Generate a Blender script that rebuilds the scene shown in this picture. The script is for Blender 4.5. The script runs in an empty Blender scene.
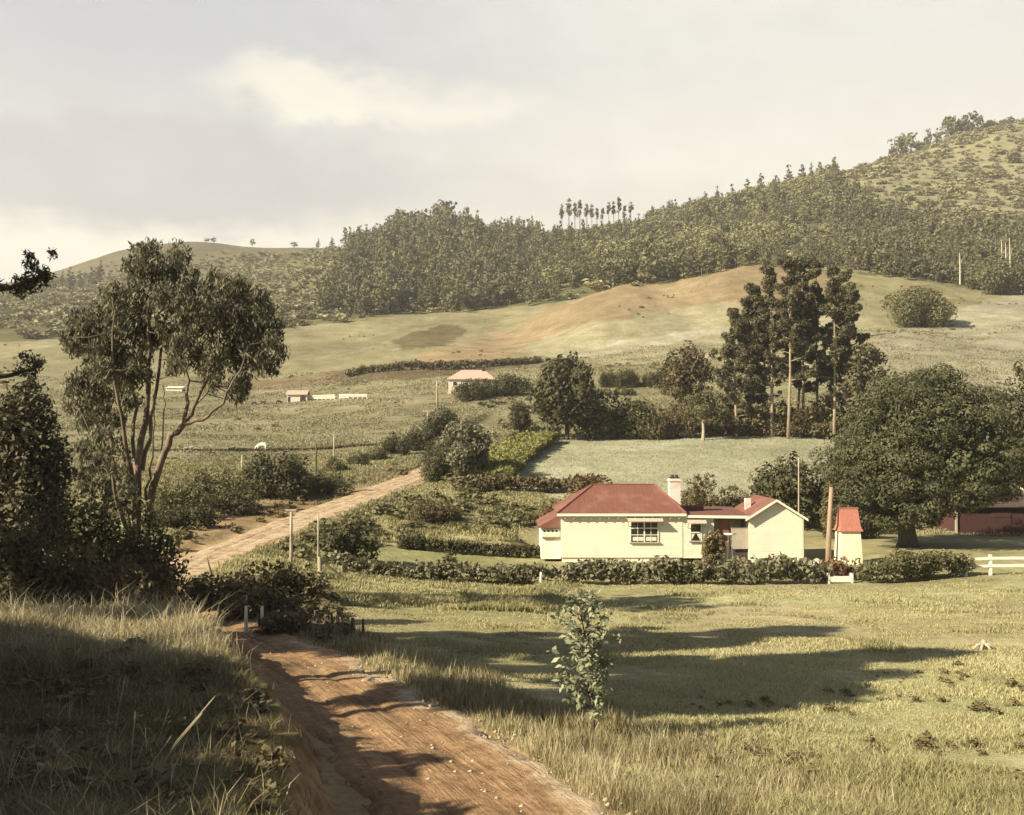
import bpy, bmesh, math
import numpy as np
from mathutils import Vector

# ------------------------------------------------------------------ camera, sky, sun, exposure
scene = bpy.context.scene
FPX = 1100.0
PITCH = math.atan(32.5 / FPX)
cam_d = bpy.data.cameras.new("camera")
cam_d.sensor_width = 36.0
cam_d.lens = FPX / 1024 * 36.0
cam_d.clip_start = 0.1
cam_d.clip_end = 20000
cam = bpy.data.objects.new("camera", cam_d)
cam.location = (0, 0, 0)
cam.rotation_euler = (math.pi / 2 + PITCH, 0, 0)
scene.collection.objects.link(cam)
scene.camera = cam

SUN_AZ = math.atan2(0.88, 0.47)      # direction the light travels, measured from +Y towards +X
SUN_EL = math.radians(32.0)
sun_dir = Vector((math.sin(SUN_AZ) * math.cos(SUN_EL), math.cos(SUN_AZ) * math.cos(SUN_EL), -math.sin(SUN_EL)))
sun_d = bpy.data.lights.new("sun", 'SUN')
sun_d.energy = 5.0
sun_d.angle = math.radians(0.5)
sun_d.color = (1.0, 0.90, 0.70)
sun = bpy.data.objects.new("sun", sun_d)
sun.rotation_euler = sun_dir.to_track_quat('-Z', 'Y').to_euler()
sun.location = (-60, -80, 60)
scene.collection.objects.link(sun)

world = bpy.data.worlds.new("World")
scene.world = world
world.use_nodes = True
nt = world.node_tree
nt.nodes.clear()


class NG:
    """tiny node-graph helper"""
    def __init__(self, tree):
        self.t = tree

    def n(self, typ, **kw):
        nd = self.t.nodes.new(typ)
        for k, v in kw.items():
            if k == 'inp':
                for kk, vv in v.items():
                    if isinstance(vv, bpy.types.NodeSocket):
                        self.t.links.new(vv, nd.inputs[kk])
                    else:
                        nd.inputs[kk].default_value = vv
            else:
                setattr(nd, k, v)
        return nd

    def m(self, op, a, b=None, c=None, clamp=False):
        nd = self.t.nodes.new('ShaderNodeMath')
        nd.operation = op
        nd.use_clamp = clamp
        for i, v in enumerate((a, b, c)):
            if v is None:
                continue
            if isinstance(v, bpy.types.NodeSocket):
                self.t.links.new(v, nd.inputs[i])
            else:
                nd.inputs[i].default_value = v
        return nd.outputs[0]

    def mix(self, fac, a, b, blend='MIX'):
        nd = self.t.nodes.new('ShaderNodeMix')
        nd.data_type = 'RGBA'
        nd.blend_type = blend
        for i, v in ((0, fac), (6, a), (7, b)):
            if isinstance(v, bpy.types.NodeSocket):
                self.t.links.new(v, nd.inputs[i])
            else:
                nd.inputs[i].default_value = v if i == 0 or len(v) == 4 else (*v, 1)
        return nd.outputs[2]

    def ramp(self, fac, stops, interp='LINEAR'):
        nd = self.t.nodes.new('ShaderNodeValToRGB')
        cr = nd.color_ramp
        cr.interpolation = interp
        while len(cr.elements) < len(stops):
            cr.elements.new(0.5)
        for e, (p, c) in zip(cr.elements, stops):
            e.position = p
            e.color = (*c, 1) if len(c) == 3 else c
        self.t.links.new(fac, nd.inputs[0])
        return nd.outputs[0]

    def link(self, a, b):
        self.t.links.new(a, b)


g = NG(nt)
sky = g.n('ShaderNodeTexSky', sky_type='NISHITA')
sky.sun_disc = False
sky.sun_elevation = SUN_EL
sky.sun_rotation = math.atan2(-sun_dir.x, -sun_dir.y)
sky.air_density = 0.7
sky.dust_density = 0.7
bg_sky = g.n('ShaderNodeBackground', inp={'Color': sky.outputs[0], 'Strength': 0.05})
tc = g.n('ShaderNodeTexCoord')
sep = g.n('ShaderNodeSeparateXYZ', inp={0: tc.outputs['Generated']})
dx, dy, dz = sep.outputs
# azimuth (degrees from +Y towards +X) and elevation (degrees) of the sky direction
az = g.m('MULTIPLY', g.m('ARCTAN2', dx, dy), 180 / math.pi)
el = g.m('MULTIPLY', g.m('ARCSINE', dz), 180 / math.pi)
cv = g.n('ShaderNodeCombineXYZ', inp={0: g.m('MULTIPLY', az, 0.10), 1: g.m('MULTIPLY', el, 0.24), 2: 3.7})
nz1 = g.n('ShaderNodeTexNoise', inp={'Vector': cv.outputs[0], 'Scale': 1.0, 'Detail': 7.0, 'Roughness': 0.55, 'Distortion': 0.4})
nv1 = nz1.outputs[0]
cv2 = g.n('ShaderNodeCombineXYZ', inp={0: g.m('MULTIPLY', az, 0.045), 1: g.m('MULTIPLY', el, 0.12), 2: 9.1})
nz2 = g.n('ShaderNodeTexNoise', inp={'Vector': cv2.outputs[0], 'Scale': 1.0, 'Detail': 5.0, 'Roughness': 0.5})
nv2 = nz2.outputs[0]
cv3 = g.n('ShaderNodeCombineXYZ', inp={0: g.m('MULTIPLY', az, 0.34), 1: g.m('MULTIPLY', el, 0.62), 2: 5.2})
nv3 = g.n('ShaderNodeTexNoise', inp={'Vector': cv3.outputs[0], 'Scale': 1.0, 'Detail': 8.0, 'Roughness': 0.6}).outputs[0]
wob = g.m('ADD', g.m('MULTIPLY_ADD', nv1, 4.0, -2.0), g.m('MULTIPLY_ADD', nv3, 3.4, -1.7))
wob2 = g.m('MULTIPLY_ADD', nv2, 10.0, -5.0)


def cloud_bank(a0, e0, ra, re, soft):
    """soft elongated cloud centred on azimuth a0 / elevation e0 (degrees)"""
    u = g.m('DIVIDE', g.m('ADD', g.m('SUBTRACT', az, a0), wob2), ra)
    v = g.m('DIVIDE', g.m('ADD', g.m('SUBTRACT', el, e0), wob), re)
    d = g.m('SQRT', g.m('ADD', g.m('MULTIPLY', u, u), g.m('MULTIPLY', v, v)))
    nd = g.n('ShaderNodeMapRange', interpolation_type='SMOOTHSTEP',
             inp={'Value': d, 'From Min': 1.0 + soft, 'From Max': 1.0 - soft, 'To Min': 0.0, 'To Max': 1.0})
    return nd.outputs[0]


def deg(px, py):
    return math.degrees(math.atan2((px - 512) / FPX, 1)), math.degrees(math.atan2((440 - py) / FPX, 1))


CREAM = (0.549, 0.516, 0.435)
HIGH = (0.432, 0.422, 0.390)
GREY = (0.322, 0.318, 0.318)
LILAC = (0.302, 0.310, 0.322)
BRIGHT = (0.525, 0.494, 0.417)
elr = g.n('ShaderNodeMapRange', interpolation_type='SMOOTHSTEP',
          inp={'Value': g.m('ADD', el, wob), 'From Min': 9.0, 'From Max': 20.0, 'To Min': 0.0, 'To Max': 1.0}).outputs[0]
ccol = g.mix(elr, CREAM, HIGH)
# grey veil over the left half of the sky
veil = g.n('ShaderNodeMapRange', interpolation_type='SMOOTHSTEP',
           inp={'Value': g.m('ADD', az, wob2), 'From Min': 14.0, 'From Max': -16.0, 'To Min': 0.0, 'To Max': 1.0}).outputs[0]
veil = g.m('MULTIPLY', veil, elr)
ccol = g.mix(veil, ccol, LILAC)
a0, e0 = deg(120, 185)
ccol = g.mix(g.m('MULTIPLY', cloud_bank(a0, e0, 14, 2.7, 0.35), 0.95), ccol, GREY)
a0, e0 = deg(480, 205)
ccol = g.mix(g.m('MULTIPLY', cloud_bank(a0, e0, 11, 1.8, 0.8), 0.35), ccol, GREY)
a0, e0 = deg(318, 92)
ccol = g.mix(g.m('MULTIPLY', cloud_bank(a0, e0, 4.4, 1.25, 0.55), 0.78), ccol, BRIGHT)
a0, e0 = deg(448, 104)
ccol = g.mix(g.m('MULTIPLY', cloud_bank(a0, e0, 4.4, 0.85, 0.7), 0.62), ccol, BRIGHT)
fine = g.m('MULTIPLY_ADD', nv3, 0.22, 0.89)
ccol = g.mix(1.0, ccol, g.n('ShaderNodeCombineColor', inp={0: fine, 1: fine, 2: fine}).outputs[0], 'MULTIPLY')
bg_cloud = g.n('ShaderNodeBackground', inp={'Color': ccol, 'Strength': 1.0})
# the cloud bank fills the sky ahead and low; overhead and behind the sky is clear
frontm = g.n('ShaderNodeMapRange', interpolation_type='SMOOTHSTEP',
             inp={'Value': g.m('ABSOLUTE', az), 'From Min': 62.0, 'From Max': 36.0, 'To Min': 0.0, 'To Max': 1.0}).outputs[0]
lowm = g.n('ShaderNodeMapRange', interpolation_type='SMOOTHSTEP',
           inp={'Value': g.m('ADD', el, wob), 'From Min': 36.0, 'From Max': 24.0, 'To Min': 0.0, 'To Max': 1.0}).outputs[0]
cm = g.m('MULTIPLY', frontm, lowm)
mixs = g.n('ShaderNodeMixShader', inp={0: cm, 1: bg_sky.outputs[0], 2: bg_cloud.outputs[0]})
wout = g.n('ShaderNodeOutputWorld', inp={'Surface': mixs.outputs[0]})

scene.view_settings.view_transform = 'Standard'
scene.view_settings.look = 'None'
scene.view_settings.gamma = 1.0
scene.view_settings.use_curve_mapping = False
scene.view_settings.exposure = 1.10
scene.render.engine = 'CYCLES'
scene.cycles.use_denoising = True
scene.cycles.max_bounces = 6
scene.cycles.diffuse_bounces = 3
scene.cycles.transmission_bounces = 4
scene.cycles.volume_bounces = 0
scene.cycles.transparent_max_bounces = 8
scene.render.resolution_x = 1024
scene.render.resolution_y = 815

# ------------------------------------------------------------------ numeric helpers
rng = np.random.default_rng(7)
COL = scene.collection


class VNoise:
    def __init__(self, seed):
        self.g = np.random.default_rng(seed).random((256, 256))

    def one(self, x, y):
        xi = np.floor(x).astype(int)
        yi = np.floor(y).astype(int)
        fx = x - xi
        fy = y - yi
        fx = fx * fx * (3 - 2 * fx)
        fy = fy * fy * (3 - 2 * fy)
        G = self.g
        a = G[xi & 255, yi & 255]
        b = G[(xi + 1) & 255, yi & 255]
        c = G[xi & 255, (yi + 1) & 255]
        d = G[(xi + 1) & 255, (yi + 1) & 255]
        return (a * (1 - fx) + b * fx) * (1 - fy) + (c * (1 - fx) + d * fx) * fy

    def __call__(self, x, y, scale, octaves=4):
        x = np.asarray(x, float) / scale
        y = np.asarray(y, float) / scale
        s = 0.0
        amp = 1.0
        tot = 0.0
        for k in range(octaves):
            s = s + amp * (self.one(x + 17.3 * k, y - 9.1 * k) - 0.5)
            tot += amp
            amp *= 0.5
            x = x * 2.03
            y = y * 2.03
        return s / tot * 2      # about -1..1


N1, N2, N3 = VNoise(1), VNoise(2), VNoise(3)


def sstep(a, b, x):
    t = np.clip((x - a) / (b - a), 0, 1)
    return t * t * (3 - 2 * t)


def pchip(xk, yk, x):
    """monotone cubic along axis 0 of yk"""
    xk = np.asarray(xk, float)
    yk = np.asarray(yk, float)
    h = np.diff(xk)
    sh = (-1,) + (1,) * (yk.ndim - 1)
    d = np.diff(yk, axis=0) / h.reshape(sh)
    m = np.zeros_like(yk)
    w1 = (2 * h[1:] + h[:-1]).reshape(sh)
    w2 = (h[1:] + 2 * h[:-1]).reshape(sh)
    same = d[:-1] * d[1:] > 0
    with np.errstate(divide='ignore', invalid='ignore'):
        hm = (w1 + w2) / (w1 / d[:-1] + w2 / d[1:])
    m[1:-1] = np.where(same, hm, 0)
    m[0] = d[0]
    m[-1] = d[-1]
    i = np.clip(np.searchsorted(xk, x) - 1, 0, len(xk) - 2)
    t = ((x - xk[i]) / h[i]).reshape(sh)
    hh = h[i].reshape(sh)
    t2 = t * t
    t3 = t2 * t
    return ((2 * t3 - 3 * t2 + 1) * yk[i] + (t3 - 2 * t2 + t) * hh * m[i]
            + (-2 * t3 + 3 * t2) * yk[i + 1] + (t3 - t2) * hh * m[i + 1])


CP, SP = math.cos(PITCH), math.sin(PITCH)


def ray(px, py):
    """view ray through a pixel, scaled so that its Y component is 1"""
    u = (np.asarray(px, float) - 512) / FPX
    v = (407.5 - np.asarray(py, float)) / FPX
    f = CP - v * SP
    return u / f, (SP + v * CP) / f


def at(px, py, Y):
    a, b = ray(px, py)
    return Vector((float(a) * Y, Y, float(b) * Y))


def project(x, y, z):
    f = y * CP + z * SP
    v = (-y * SP + z * CP) / f
    return 512 + FPX * x / f, 407.5 - FPX * v


# ------------------------------------------------------------------ terrain height
XC = [-600, -250, 0, 60, 128, 190, 256, 384, 512, 640, 768, 896, 1024, 1300, 1700]
NEAR = {   # depth: height below the eye for each column
    1.5: [-4.7] * 15,
    8: [-5.0] * 15,
    16: [-5.4, -5.4, -5.4, -5.4, -5.4, -5.4, -5.4, -5.45, -5.5, -5.6, -5.6, -5.6, -5.6, -5.6, -5.6],
    25: [-5.6, -5.7, -5.8, -5.8, -5.8, -5.8, -5.85, -5.9, -6.05, -6.2, -6.25, -6.3, -6.3, -6.3, -6.3],
    35: [-5.8, -6.0, -6.2, -6.2, -6.2, -6.25, -6.3, -6.45, -6.7, -6.9, -6.95, -7.0, -7.0, -6.9, -6.9],
    48: [-6.2, -6.5, -6.8, -6.8, -6.8, -6.85, -6.95, -7.4, -7.7, -7.85, -7.9, -7.9, -7.9, -7.8, -7.8],
    60: [-6.3, -6.7, -7.2, -7.25, -7.3, -7.35, -7.5, -8.2, -8.5, -8.6, -8.6, -8.6, -8.5, -8.4, -8.3],
    70: [-6.2, -6.5, -6.9, -7.0, -7.1, -7.1, -7.2, -8.6, -9.0, -9.1, -9.1, -9.0, -8.7, -8.5, -8.4],
    82: [-5.8, -6.0, -6.3, -6.35, -6.4, -6.4, -6.5, -7.8, -8.6, -8.9, -9.0, -8.5, -8.5, -8.3, -8.2],
    95: [-5.0, -5.2, -5.5, -5.6, -5.7, -5.8, -6.0, -6.4, -7.0, -7.8, -8.2, -8.5, -8.8, -8.3, -8.2],
    110: [-4.1, -4.3, -4.6, -4.7, -4.8, -4.9, -5.1, -5.2, -4.8, -5.0, -5.6, -8.2, -8.7, -8.2, -8.0],
}
FAR = {    # depth: pixel row of the ground in each column
    130: [480, 478, 475, 474, 473, 472, 473, 471, 465, 464, 468, 488, 500, 500, 500],
    165: [455, 452, 450, 450, 450, 450, 450, 447, 439, 438, 437, 446, 455, 460, 460],
    200: [435, 432, 430, 430, 430, 431, 432, 425, 414, 412, 412, 415, 420, 425, 425],
    240: [418, 415, 410, 410, 410, 411, 412, 403, 394, 388, 387, 383, 385, 395, 395],
    290: [398, 395, 393, 393, 393, 393, 392, 384, 374, 362, 360, 350, 352, 355, 358],
    340: [380, 378, 374, 373, 372, 372, 371, 366, 360, 343, 335, 325, 325, 330, 330],
    390: [362, 358, 352, 352, 351, 351, 350, 348, 340, 313, 303, 302, 303, 308, 308],
    450: [345, 340, 334, 333, 332, 331, 328, 328, 320, 287, 268, 279, 290, 293, 293],
    500: [336, 330, 326, 325, 324, 322, 320, 316, 309, 289, 273, 270, 282, 283, 283],
    600: [325, 318, 312, 311, 309, 308, 304, 292, 284, 268, 256, 248, 255, 255, 255],
    750: [318, 308, 300, 297, 292, 290, 284, 259, 253, 243, 222, 208, 205, 200, 195],
    880: [312, 302, 295, 290, 283, 280, 272, 245, 239, 226, 198, 170, 160, 143, 135],
    1050: [310, 298, 289, 279, 264, 256, 257, 246, 242, 230, 202, 160, 122, 110, 100],
    1200: [310, 298, 284, 270, 250, 243, 249, 252, 252, 245, 215, 178, 140, 125, 115],
    1500: [325, 315, 305, 295, 280, 275, 280, 285, 285, 275, 250, 220, 190, 170, 160],
    2200: [360, 360, 355, 350, 345, 340, 345, 345, 345, 340, 330, 310, 290, 280, 270],
    4000: [425] * 15,
}
depths = sorted(list(NEAR) + list(FAR))
tab = np.zeros((len(depths), len(XC)))
for i, D in enumerate(depths):
    tab[i] = NEAR[D] if D in NEAR else [float(ray(512, p)[1]) * D for p in FAR[D]]
GX = np.arange(-1500, 2601, 4.0)
GL = np.linspace(math.log(1.5), math.log(4000), 900)
_t = pchip(np.log(depths), tab, GL)
_ext = np.concatenate([[-1500], XC, [2600]])
_t = np.concatenate([_t[:, :1], _t, _t[:, -1:]], axis=1)
GRID = pchip(_ext, _t.T, GX).T


def base_h(x, y):
    y = np.maximum(y, 1.5)
    c = np.clip((512 + FPX * x / y + 1500) / 4.0, 0, len(GX) - 1.001)
    r = np.clip((np.log(y) - GL[0]) / (GL[1] - GL[0]), 0, len(GL) - 1.001)
    ci = c.astype(int)
    ri = r.astype(int)
    fc = c - ci
    fr = r - ri
    return ((GRID[ri, ci] * (1 - fc) + GRID[ri, ci + 1] * fc) * (1 - fr)
            + (GRID[ri + 1, ci] * (1 - fc) + GRID[ri + 1, ci + 1] * fc) * fr)


# road centre line: x, y, z, half width
_rp = []
for (px, py, Y, hw) in [(585, 905, 12.6, 1.5), (490, 815, 16, 1.6), (430, 760, 19.3, 1.6), (348, 700, 24.8, 1.6), (258, 648, 33, 1.6), (178, 608, 45, 1.5),
                        (150, 586, 56, 1.7), (182, 570, 63, 1.8), (238, 546, 73, 1.8), (300, 520.5, 86, 1.8),
                        (370, 494, 105, 1.75), (424, 473, 128, 1.7), (455, 450, 165, 1.7), (500, 416, 205, 1.7)]:
    p = at(px, py, Y)
    _rp.append((p.x, p.y, p.z, hw))
_rp = np.array(_rp)
_s = np.concatenate([[0], np.cumsum(np.hypot(np.diff(_rp[:, 0]), np.diff(_rp[:, 1])))])
ROAD_S = np.arange(0, _s[-1], 0.5)


def catmull(sk, vk, s):
    m = np.gradient(vk, sk, axis=0)
    i = np.clip(np.searchsorted(sk, s) - 1, 0, len(sk) - 2)
    h = (sk[i + 1] - sk[i])[:, None]
    t = (s - sk[i])[:, None] / h
    t2, t3 = t * t, t * t * t
    return ((2 * t3 - 3 * t2 + 1) * vk[i] + (t3 - 2 * t2 + t) * h * m[i] + (-2 * t3 + 3 * t2) * vk[i + 1] + (t3 - t2) * h * m[i + 1])


ROAD = catmull(_s, _rp, ROAD_S)


def road_near(x, y):
    """distance to the road's centre line, and the road's z and half width there"""
    x = np.asarray(x, float).ravel()
    y = np.asarray(y, float).ravel()
    d = np.full(x.shape, 1e9)
    z = np.zeros(x.shape)
    hw = np.full(x.shape, 1.5)
    idx = np.where((y > 5) & (y < 215) & (x > -40) & (x < 20))[0]
    for a in range(0, len(idx), 4000):
        k = idx[a:a + 4000]
        dd = np.hypot(x[k][:, None] - ROAD[None, :, 0], y[k][:, None] - ROAD[None, :, 1])
        j = dd.argmin(1)
        d[k] = dd[np.arange(len(k)), j]
        z[k] = ROAD[j, 2]
        hw[k] = ROAD[j, 3]
    return d, z, hw


MY = [0, 5, 9, 14, 18, 22, 27, 31, 36, 44, 55]
MZ = [-1.75, -2.3, -3.05, -3.95, -4.5, -4.75, -4.85, -4.98, -5.6, -7.2, -9.5]
EY = [0, 9, 12, 16, 20, 25, 30, 34, 40, 55]
EX = [-0.95, -1.75, -2.4, -3.3, -4.45, -6.1, -8.3, -10.5, -15.0, -26.0]


def mound_w(x, y):
    e = np.interp(y, EY, EX) + 0.42 * N2(x * 0.3, y, 1.6, 3) + 0.16 * N3(x, y, 0.5, 2)
    return sstep(0, 0.95, e + 0.95 - x), e


PAD = (2.0, 25.0, 76.5, 90.0, -8.75)      # level ground under the farmhouse


def H(x, y):
    shp = np.shape(x)
    x = np.asarray(x, float).ravel()
    y = np.asarray(y, float).ravel()
    h = base_h(x, y)
    far = sstep(150, 400, y)
    rel = sstep(220, 320, y) * sstep(700, 460, y)
    h = h + 0.06 * N1(x, y, 2.2, 4) * sstep(2, 10, y) + 0.22 * N2(x, y, 11, 3) * sstep(15, 40, y) + far * (1.6 * N3(x, y, 45, 4)) + rel * 2.2 * N1(x, y, 34, 4)
    pc = 512 + FPX * x / np.maximum(y, 2)
    h = h + 3.6 * np.exp(-((pc - 592) / 62) ** 2 - ((y - 428) / 30) ** 2) + 1.6 * np.exp(-((pc - 748) / 60) ** 2 - ((y - 440) / 30) ** 2)
    h = h - 2.6 * np.exp(-((pc - 505) / 34) ** 2 - ((y - 425) / 45) ** 2) - 1.8 * np.exp(-((pc - 672) / 40) ** 2 - ((y - 400) / 40) ** 2)
    x0, x1, y0, y1, pz = PAD
    w = (1 - sstep(0, 3, np.maximum(np.maximum(x0 - x, x - x1), np.maximum(y0 - y, y - y1))))
    h = h * (1 - w) + pz * w
    d, rz, hw = road_near(x, y)
    w = 1 - sstep(0.1, 1.6, d - hw)
    h = h * (1 - w) + (rz - 0.05) * w
    mz = np.interp(y, MY, MZ) + 0.10 * N1(x, y, 1.3, 4) + 0.16 * N3(x, y, 4.5, 2) + 0.025 * np.clip(-x - 5, 0, 20) * (1 - sstep(20, 30, y))
    mw, e = mound_w(x, y)
    mw = mw * (y < 54)
    face = np.exp(-((mw - .5) / .28) ** 2) * (y > 7) * (y < 40)
    mz = mz + face * (0.34 * N1(x, y, .55, 4) + .12 * N2(x, y, .2, 2))
    h = np.where(mz > h, h * (1 - mw) + mz * mw, h)
    return h.reshape(shp)


def h1(x, y):
    return float(H(np.array([x]), np.array([y]))[0])


def ground(px, py, ymin=3.0, ymax=1300.0):
    """the point where the view ray through a pixel first meets the terrain"""
    a, b = ray(px, py)
    Y = np.exp(np.linspace(math.log(ymin), math.log(ymax), 1500))
    dz_ = float(b) * Y - H(float(a) * Y, Y)
    k = np.where(dz_ < 0)[0]
    k = k[0] if len(k) else len(Y) - 1
    k = max(k, 1)
    t = dz_[k - 1] / (dz_[k - 1] - dz_[k] + 1e-9)
    yy = Y[k - 1] + t * (Y[k] - Y[k - 1])
    return Vector((float(a) * yy, yy, h1(float(a) * yy, yy)))


def inpoly(px, py, poly):
    P = np.array(poly, float)
    ins = np.zeros(np.shape(px), bool)
    j = len(P) - 1
    for i in range(len(P)):
        xi, yi = P[i]
        xj, yj = P[j]
        c = ((yi > py) != (yj > py)) & (px < (xj - xi) * (py - yi) / (yj - yi + 1e-12) + xi)
        ins ^= c
        j = i
    return ins


# ------------------------------------------------------------------ mesh helpers
def mesh_np(name, V, faces, mats, tint=None, mat_idx=None, col=None, smooth=False):
    """V (n,3); faces: list of int arrays (m,k); tint: per-face float; col: per-point rgb"""
    me = bpy.data.meshes.new(name)
    V = np.ascontiguousarray(V, np.float32)
    me.vertices.add(len(V))
    me.vertices.foreach_set('co', V.ravel())
    tot = np.concatenate([np.full(len(f), f.shape[1], np.int32) for f in faces])
    loops = np.concatenate([f.ravel() for f in faces]).astype(np.int32)
    me.loops.add(len(loops))
    me.loops.foreach_set('vertex_index', loops)
    me.polygons.add(len(tot))
    st = np.concatenate([[0], np.cumsum(tot)[:-1]]).astype(np.int32)
    me.polygons.foreach_set('loop_start', st)
    me.polygons.foreach_set('loop_total', tot)
    for m in mats:
        me.materials.append(m)
    if mat_idx is not None:
        me.polygons.foreach_set('material_index', np.ascontiguousarray(mat_idx, np.int32))
    if smooth:
        me.polygons.foreach_set('use_smooth', np.ones(len(tot), bool))
    if tint is not None:
        at_ = me.attributes.new('tint', 'FLOAT', 'FACE')
        at_.data.foreach_set('value', np.ascontiguousarray(tint, np.float32))
    if col is not None:
        ca = me.attributes.new('gcol', 'FLOAT_COLOR', 'POINT')
        c4 = np.ones((len(V), 4), np.float32)
        c4[:, :3] = col
        ca.data.foreach_set('color', c4.ravel())
    me.update(calc_edges=True)
    return me


def link(name, me, parent=None):
    o = bpy.data.objects.new(name, me)
    COL.objects.link(o)
    if parent is not None:
        o.parent = parent
    return o


def tag(o, label=None, cat=None, group=None, kind=None):
    if label:
        o['label'] = label
    if cat:
        o['category'] = cat
    if group:
        o['group'] = group
    if kind:
        o['kind'] = kind
    return o


def empty(name, loc, label, cat, group=None, rz=0.0, sc=1.0):
    o = bpy.data.objects.new(name, None)
    COL.objects.link(o)
    o.location = loc
    o.rotation_euler = (0, 0, rz)
    o.scale = (sc, sc, sc) if np.isscalar(sc) else sc
    o.empty_display_size = 0.3
    return tag(o, label, cat, group)


class MB:
    """collects tubes, boxes, prisms into one quad/tri/ngon mesh"""
    def __init__(self):
        self.v = []
        self.f = []

    def add(self, vs, fs):
        b = len(self.v)
        self.v += [tuple(v) for v in vs]
        self.f += [[b + i for i in f] for f in fs]

    def box(self, x0, x1, y0, y1, z0, z1):
        self.add([(x0, y0, z0), (x1, y0, z0), (x1, y1, z0), (x0, y1, z0), (x0, y0, z1), (x1, y0, z1), (x1, y1, z1), (x0, y1, z1)],
                 [(0, 3, 2, 1), (4, 5, 6, 7), (0, 1, 5, 4), (1, 2, 6, 5), (2, 3, 7, 6), (3, 0, 4, 7)])

    def bar(self, p, q, w, d=None, up=(0, 0, 1)):
        """a square-section bar from p to q"""
        d = d or w
        p, q = Vector(p), Vector(q)
        t = (q - p).normalized()
        s = t.cross(Vector(up))
        if s.length < 1e-4:
            s = t.cross(Vector((0, 1, 0)))
        s.normalize()
        n = s.cross(t)
        vs = []
        for c in (p, q):
            for a, b in ((-1, -1), (1, -1), (1, 1), (-1, 1)):
                vs.append(c + s * a * w / 2 + n * b * d / 2)
        self.add(vs, [(0, 1, 2, 3), (7, 6, 5, 4), (0, 4, 5, 1), (1, 5, 6, 2), (2, 6, 7, 3), (3, 7, 4, 0)])

    def tube(self, pts, radii, n=7):
        pts = [Vector(p) for p in pts]
        rings = []
        ref = Vector((0.3, 0.9, 0.1))
        for i, p in enumerate(pts):
            t = (pts[min(i + 1, len(pts) - 1)] - pts[max(i - 1, 0)]).normalized()
            s = t.cross(ref)
            if s.length < 1e-3:
                s = t.cross(Vector((1, 0, 0)))
            s.normalize()
            b = t.cross(s)
            r = radii[i]
            rings.append([p + (s * math.cos(2 * math.pi * k / n) + b * math.sin(2 * math.pi * k / n)) * r for k in range(n)])
        vs = [v for r in rings for v in r]
        fs = []
        for i in range(len(pts) - 1):
            for k in range(n):
                k2 = (k + 1) % n
                fs.append((i * n + k, i * n + k2, (i + 1) * n + k2, (i + 1) * n + k))
        fs.append(tuple(range(n))[::-1])
        fs.append(tuple((len(pts) - 1) * n + k for k in range(n)))
        self.add(vs, fs)

    def mesh(self, name, mat, smooth=False, bevel=0.0):
        me = bpy.data.meshes.new(name)
        me.from_pydata(self.v, [], self.f)
        me.materials.append(mat)
        if bevel:
            bm = bmesh.new()
            bm.from_mesh(me)
            bmesh.ops.bevel(bm, geom=bm.edges[:], offset=bevel, segments=1, affect='EDGES')
            bm.to_mesh(me)
            bm.free()
        if smooth:
            me.polygons.foreach_set('use_smooth', np.ones(len(me.polygons), bool))
        me.update()
        return me

    def build(self, name, mat, parent=None, smooth=False, bevel=0.0):
        return link(name, self.mesh(name, mat, smooth, bevel), parent)


# ------------------------------------------------------------------ materials
MATS = {}


def new_mat(name):
    m = bpy.data.materials.new(name)
    m.use_nodes = True
    m.node_tree.nodes.clear()
    return m, NG(m.node_tree)


def leaf_mat(name, dark, light, trans=0.25, vary=0.25):
    m, g = new_mat(name)
    a = g.n('ShaderNodeAttribute', attribute_name='tint')
    oi = g.n('ShaderNodeObjectInfo')
    c = g.mix(a.outputs['Fac'], dark, light)
    br = g.m('MULTIPLY_ADD', oi.outputs['Random'], vary, 1 - vary / 2)
    c = g.mix(1.0, c, g.n('ShaderNodeCombineColor', inp={0: br, 1: br, 2: br}).outputs[0], 'MULTIPLY')
    p = g.n('ShaderNodeBsdfPrincipled', inp={'Base Color': c, 'Roughness': 0.65, 'Specular IOR Level': 0.25})
    t = g.n('ShaderNodeBsdfTranslucent', inp={'Color': c})
    mx = g.n('ShaderNodeMixShader', inp={0: trans, 1: p.outputs[0], 2: t.outputs[0]})
    g.n('ShaderNodeOutputMaterial', inp={'Surface': mx.outputs[0]})
    MATS[name] = m
    return m


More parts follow.
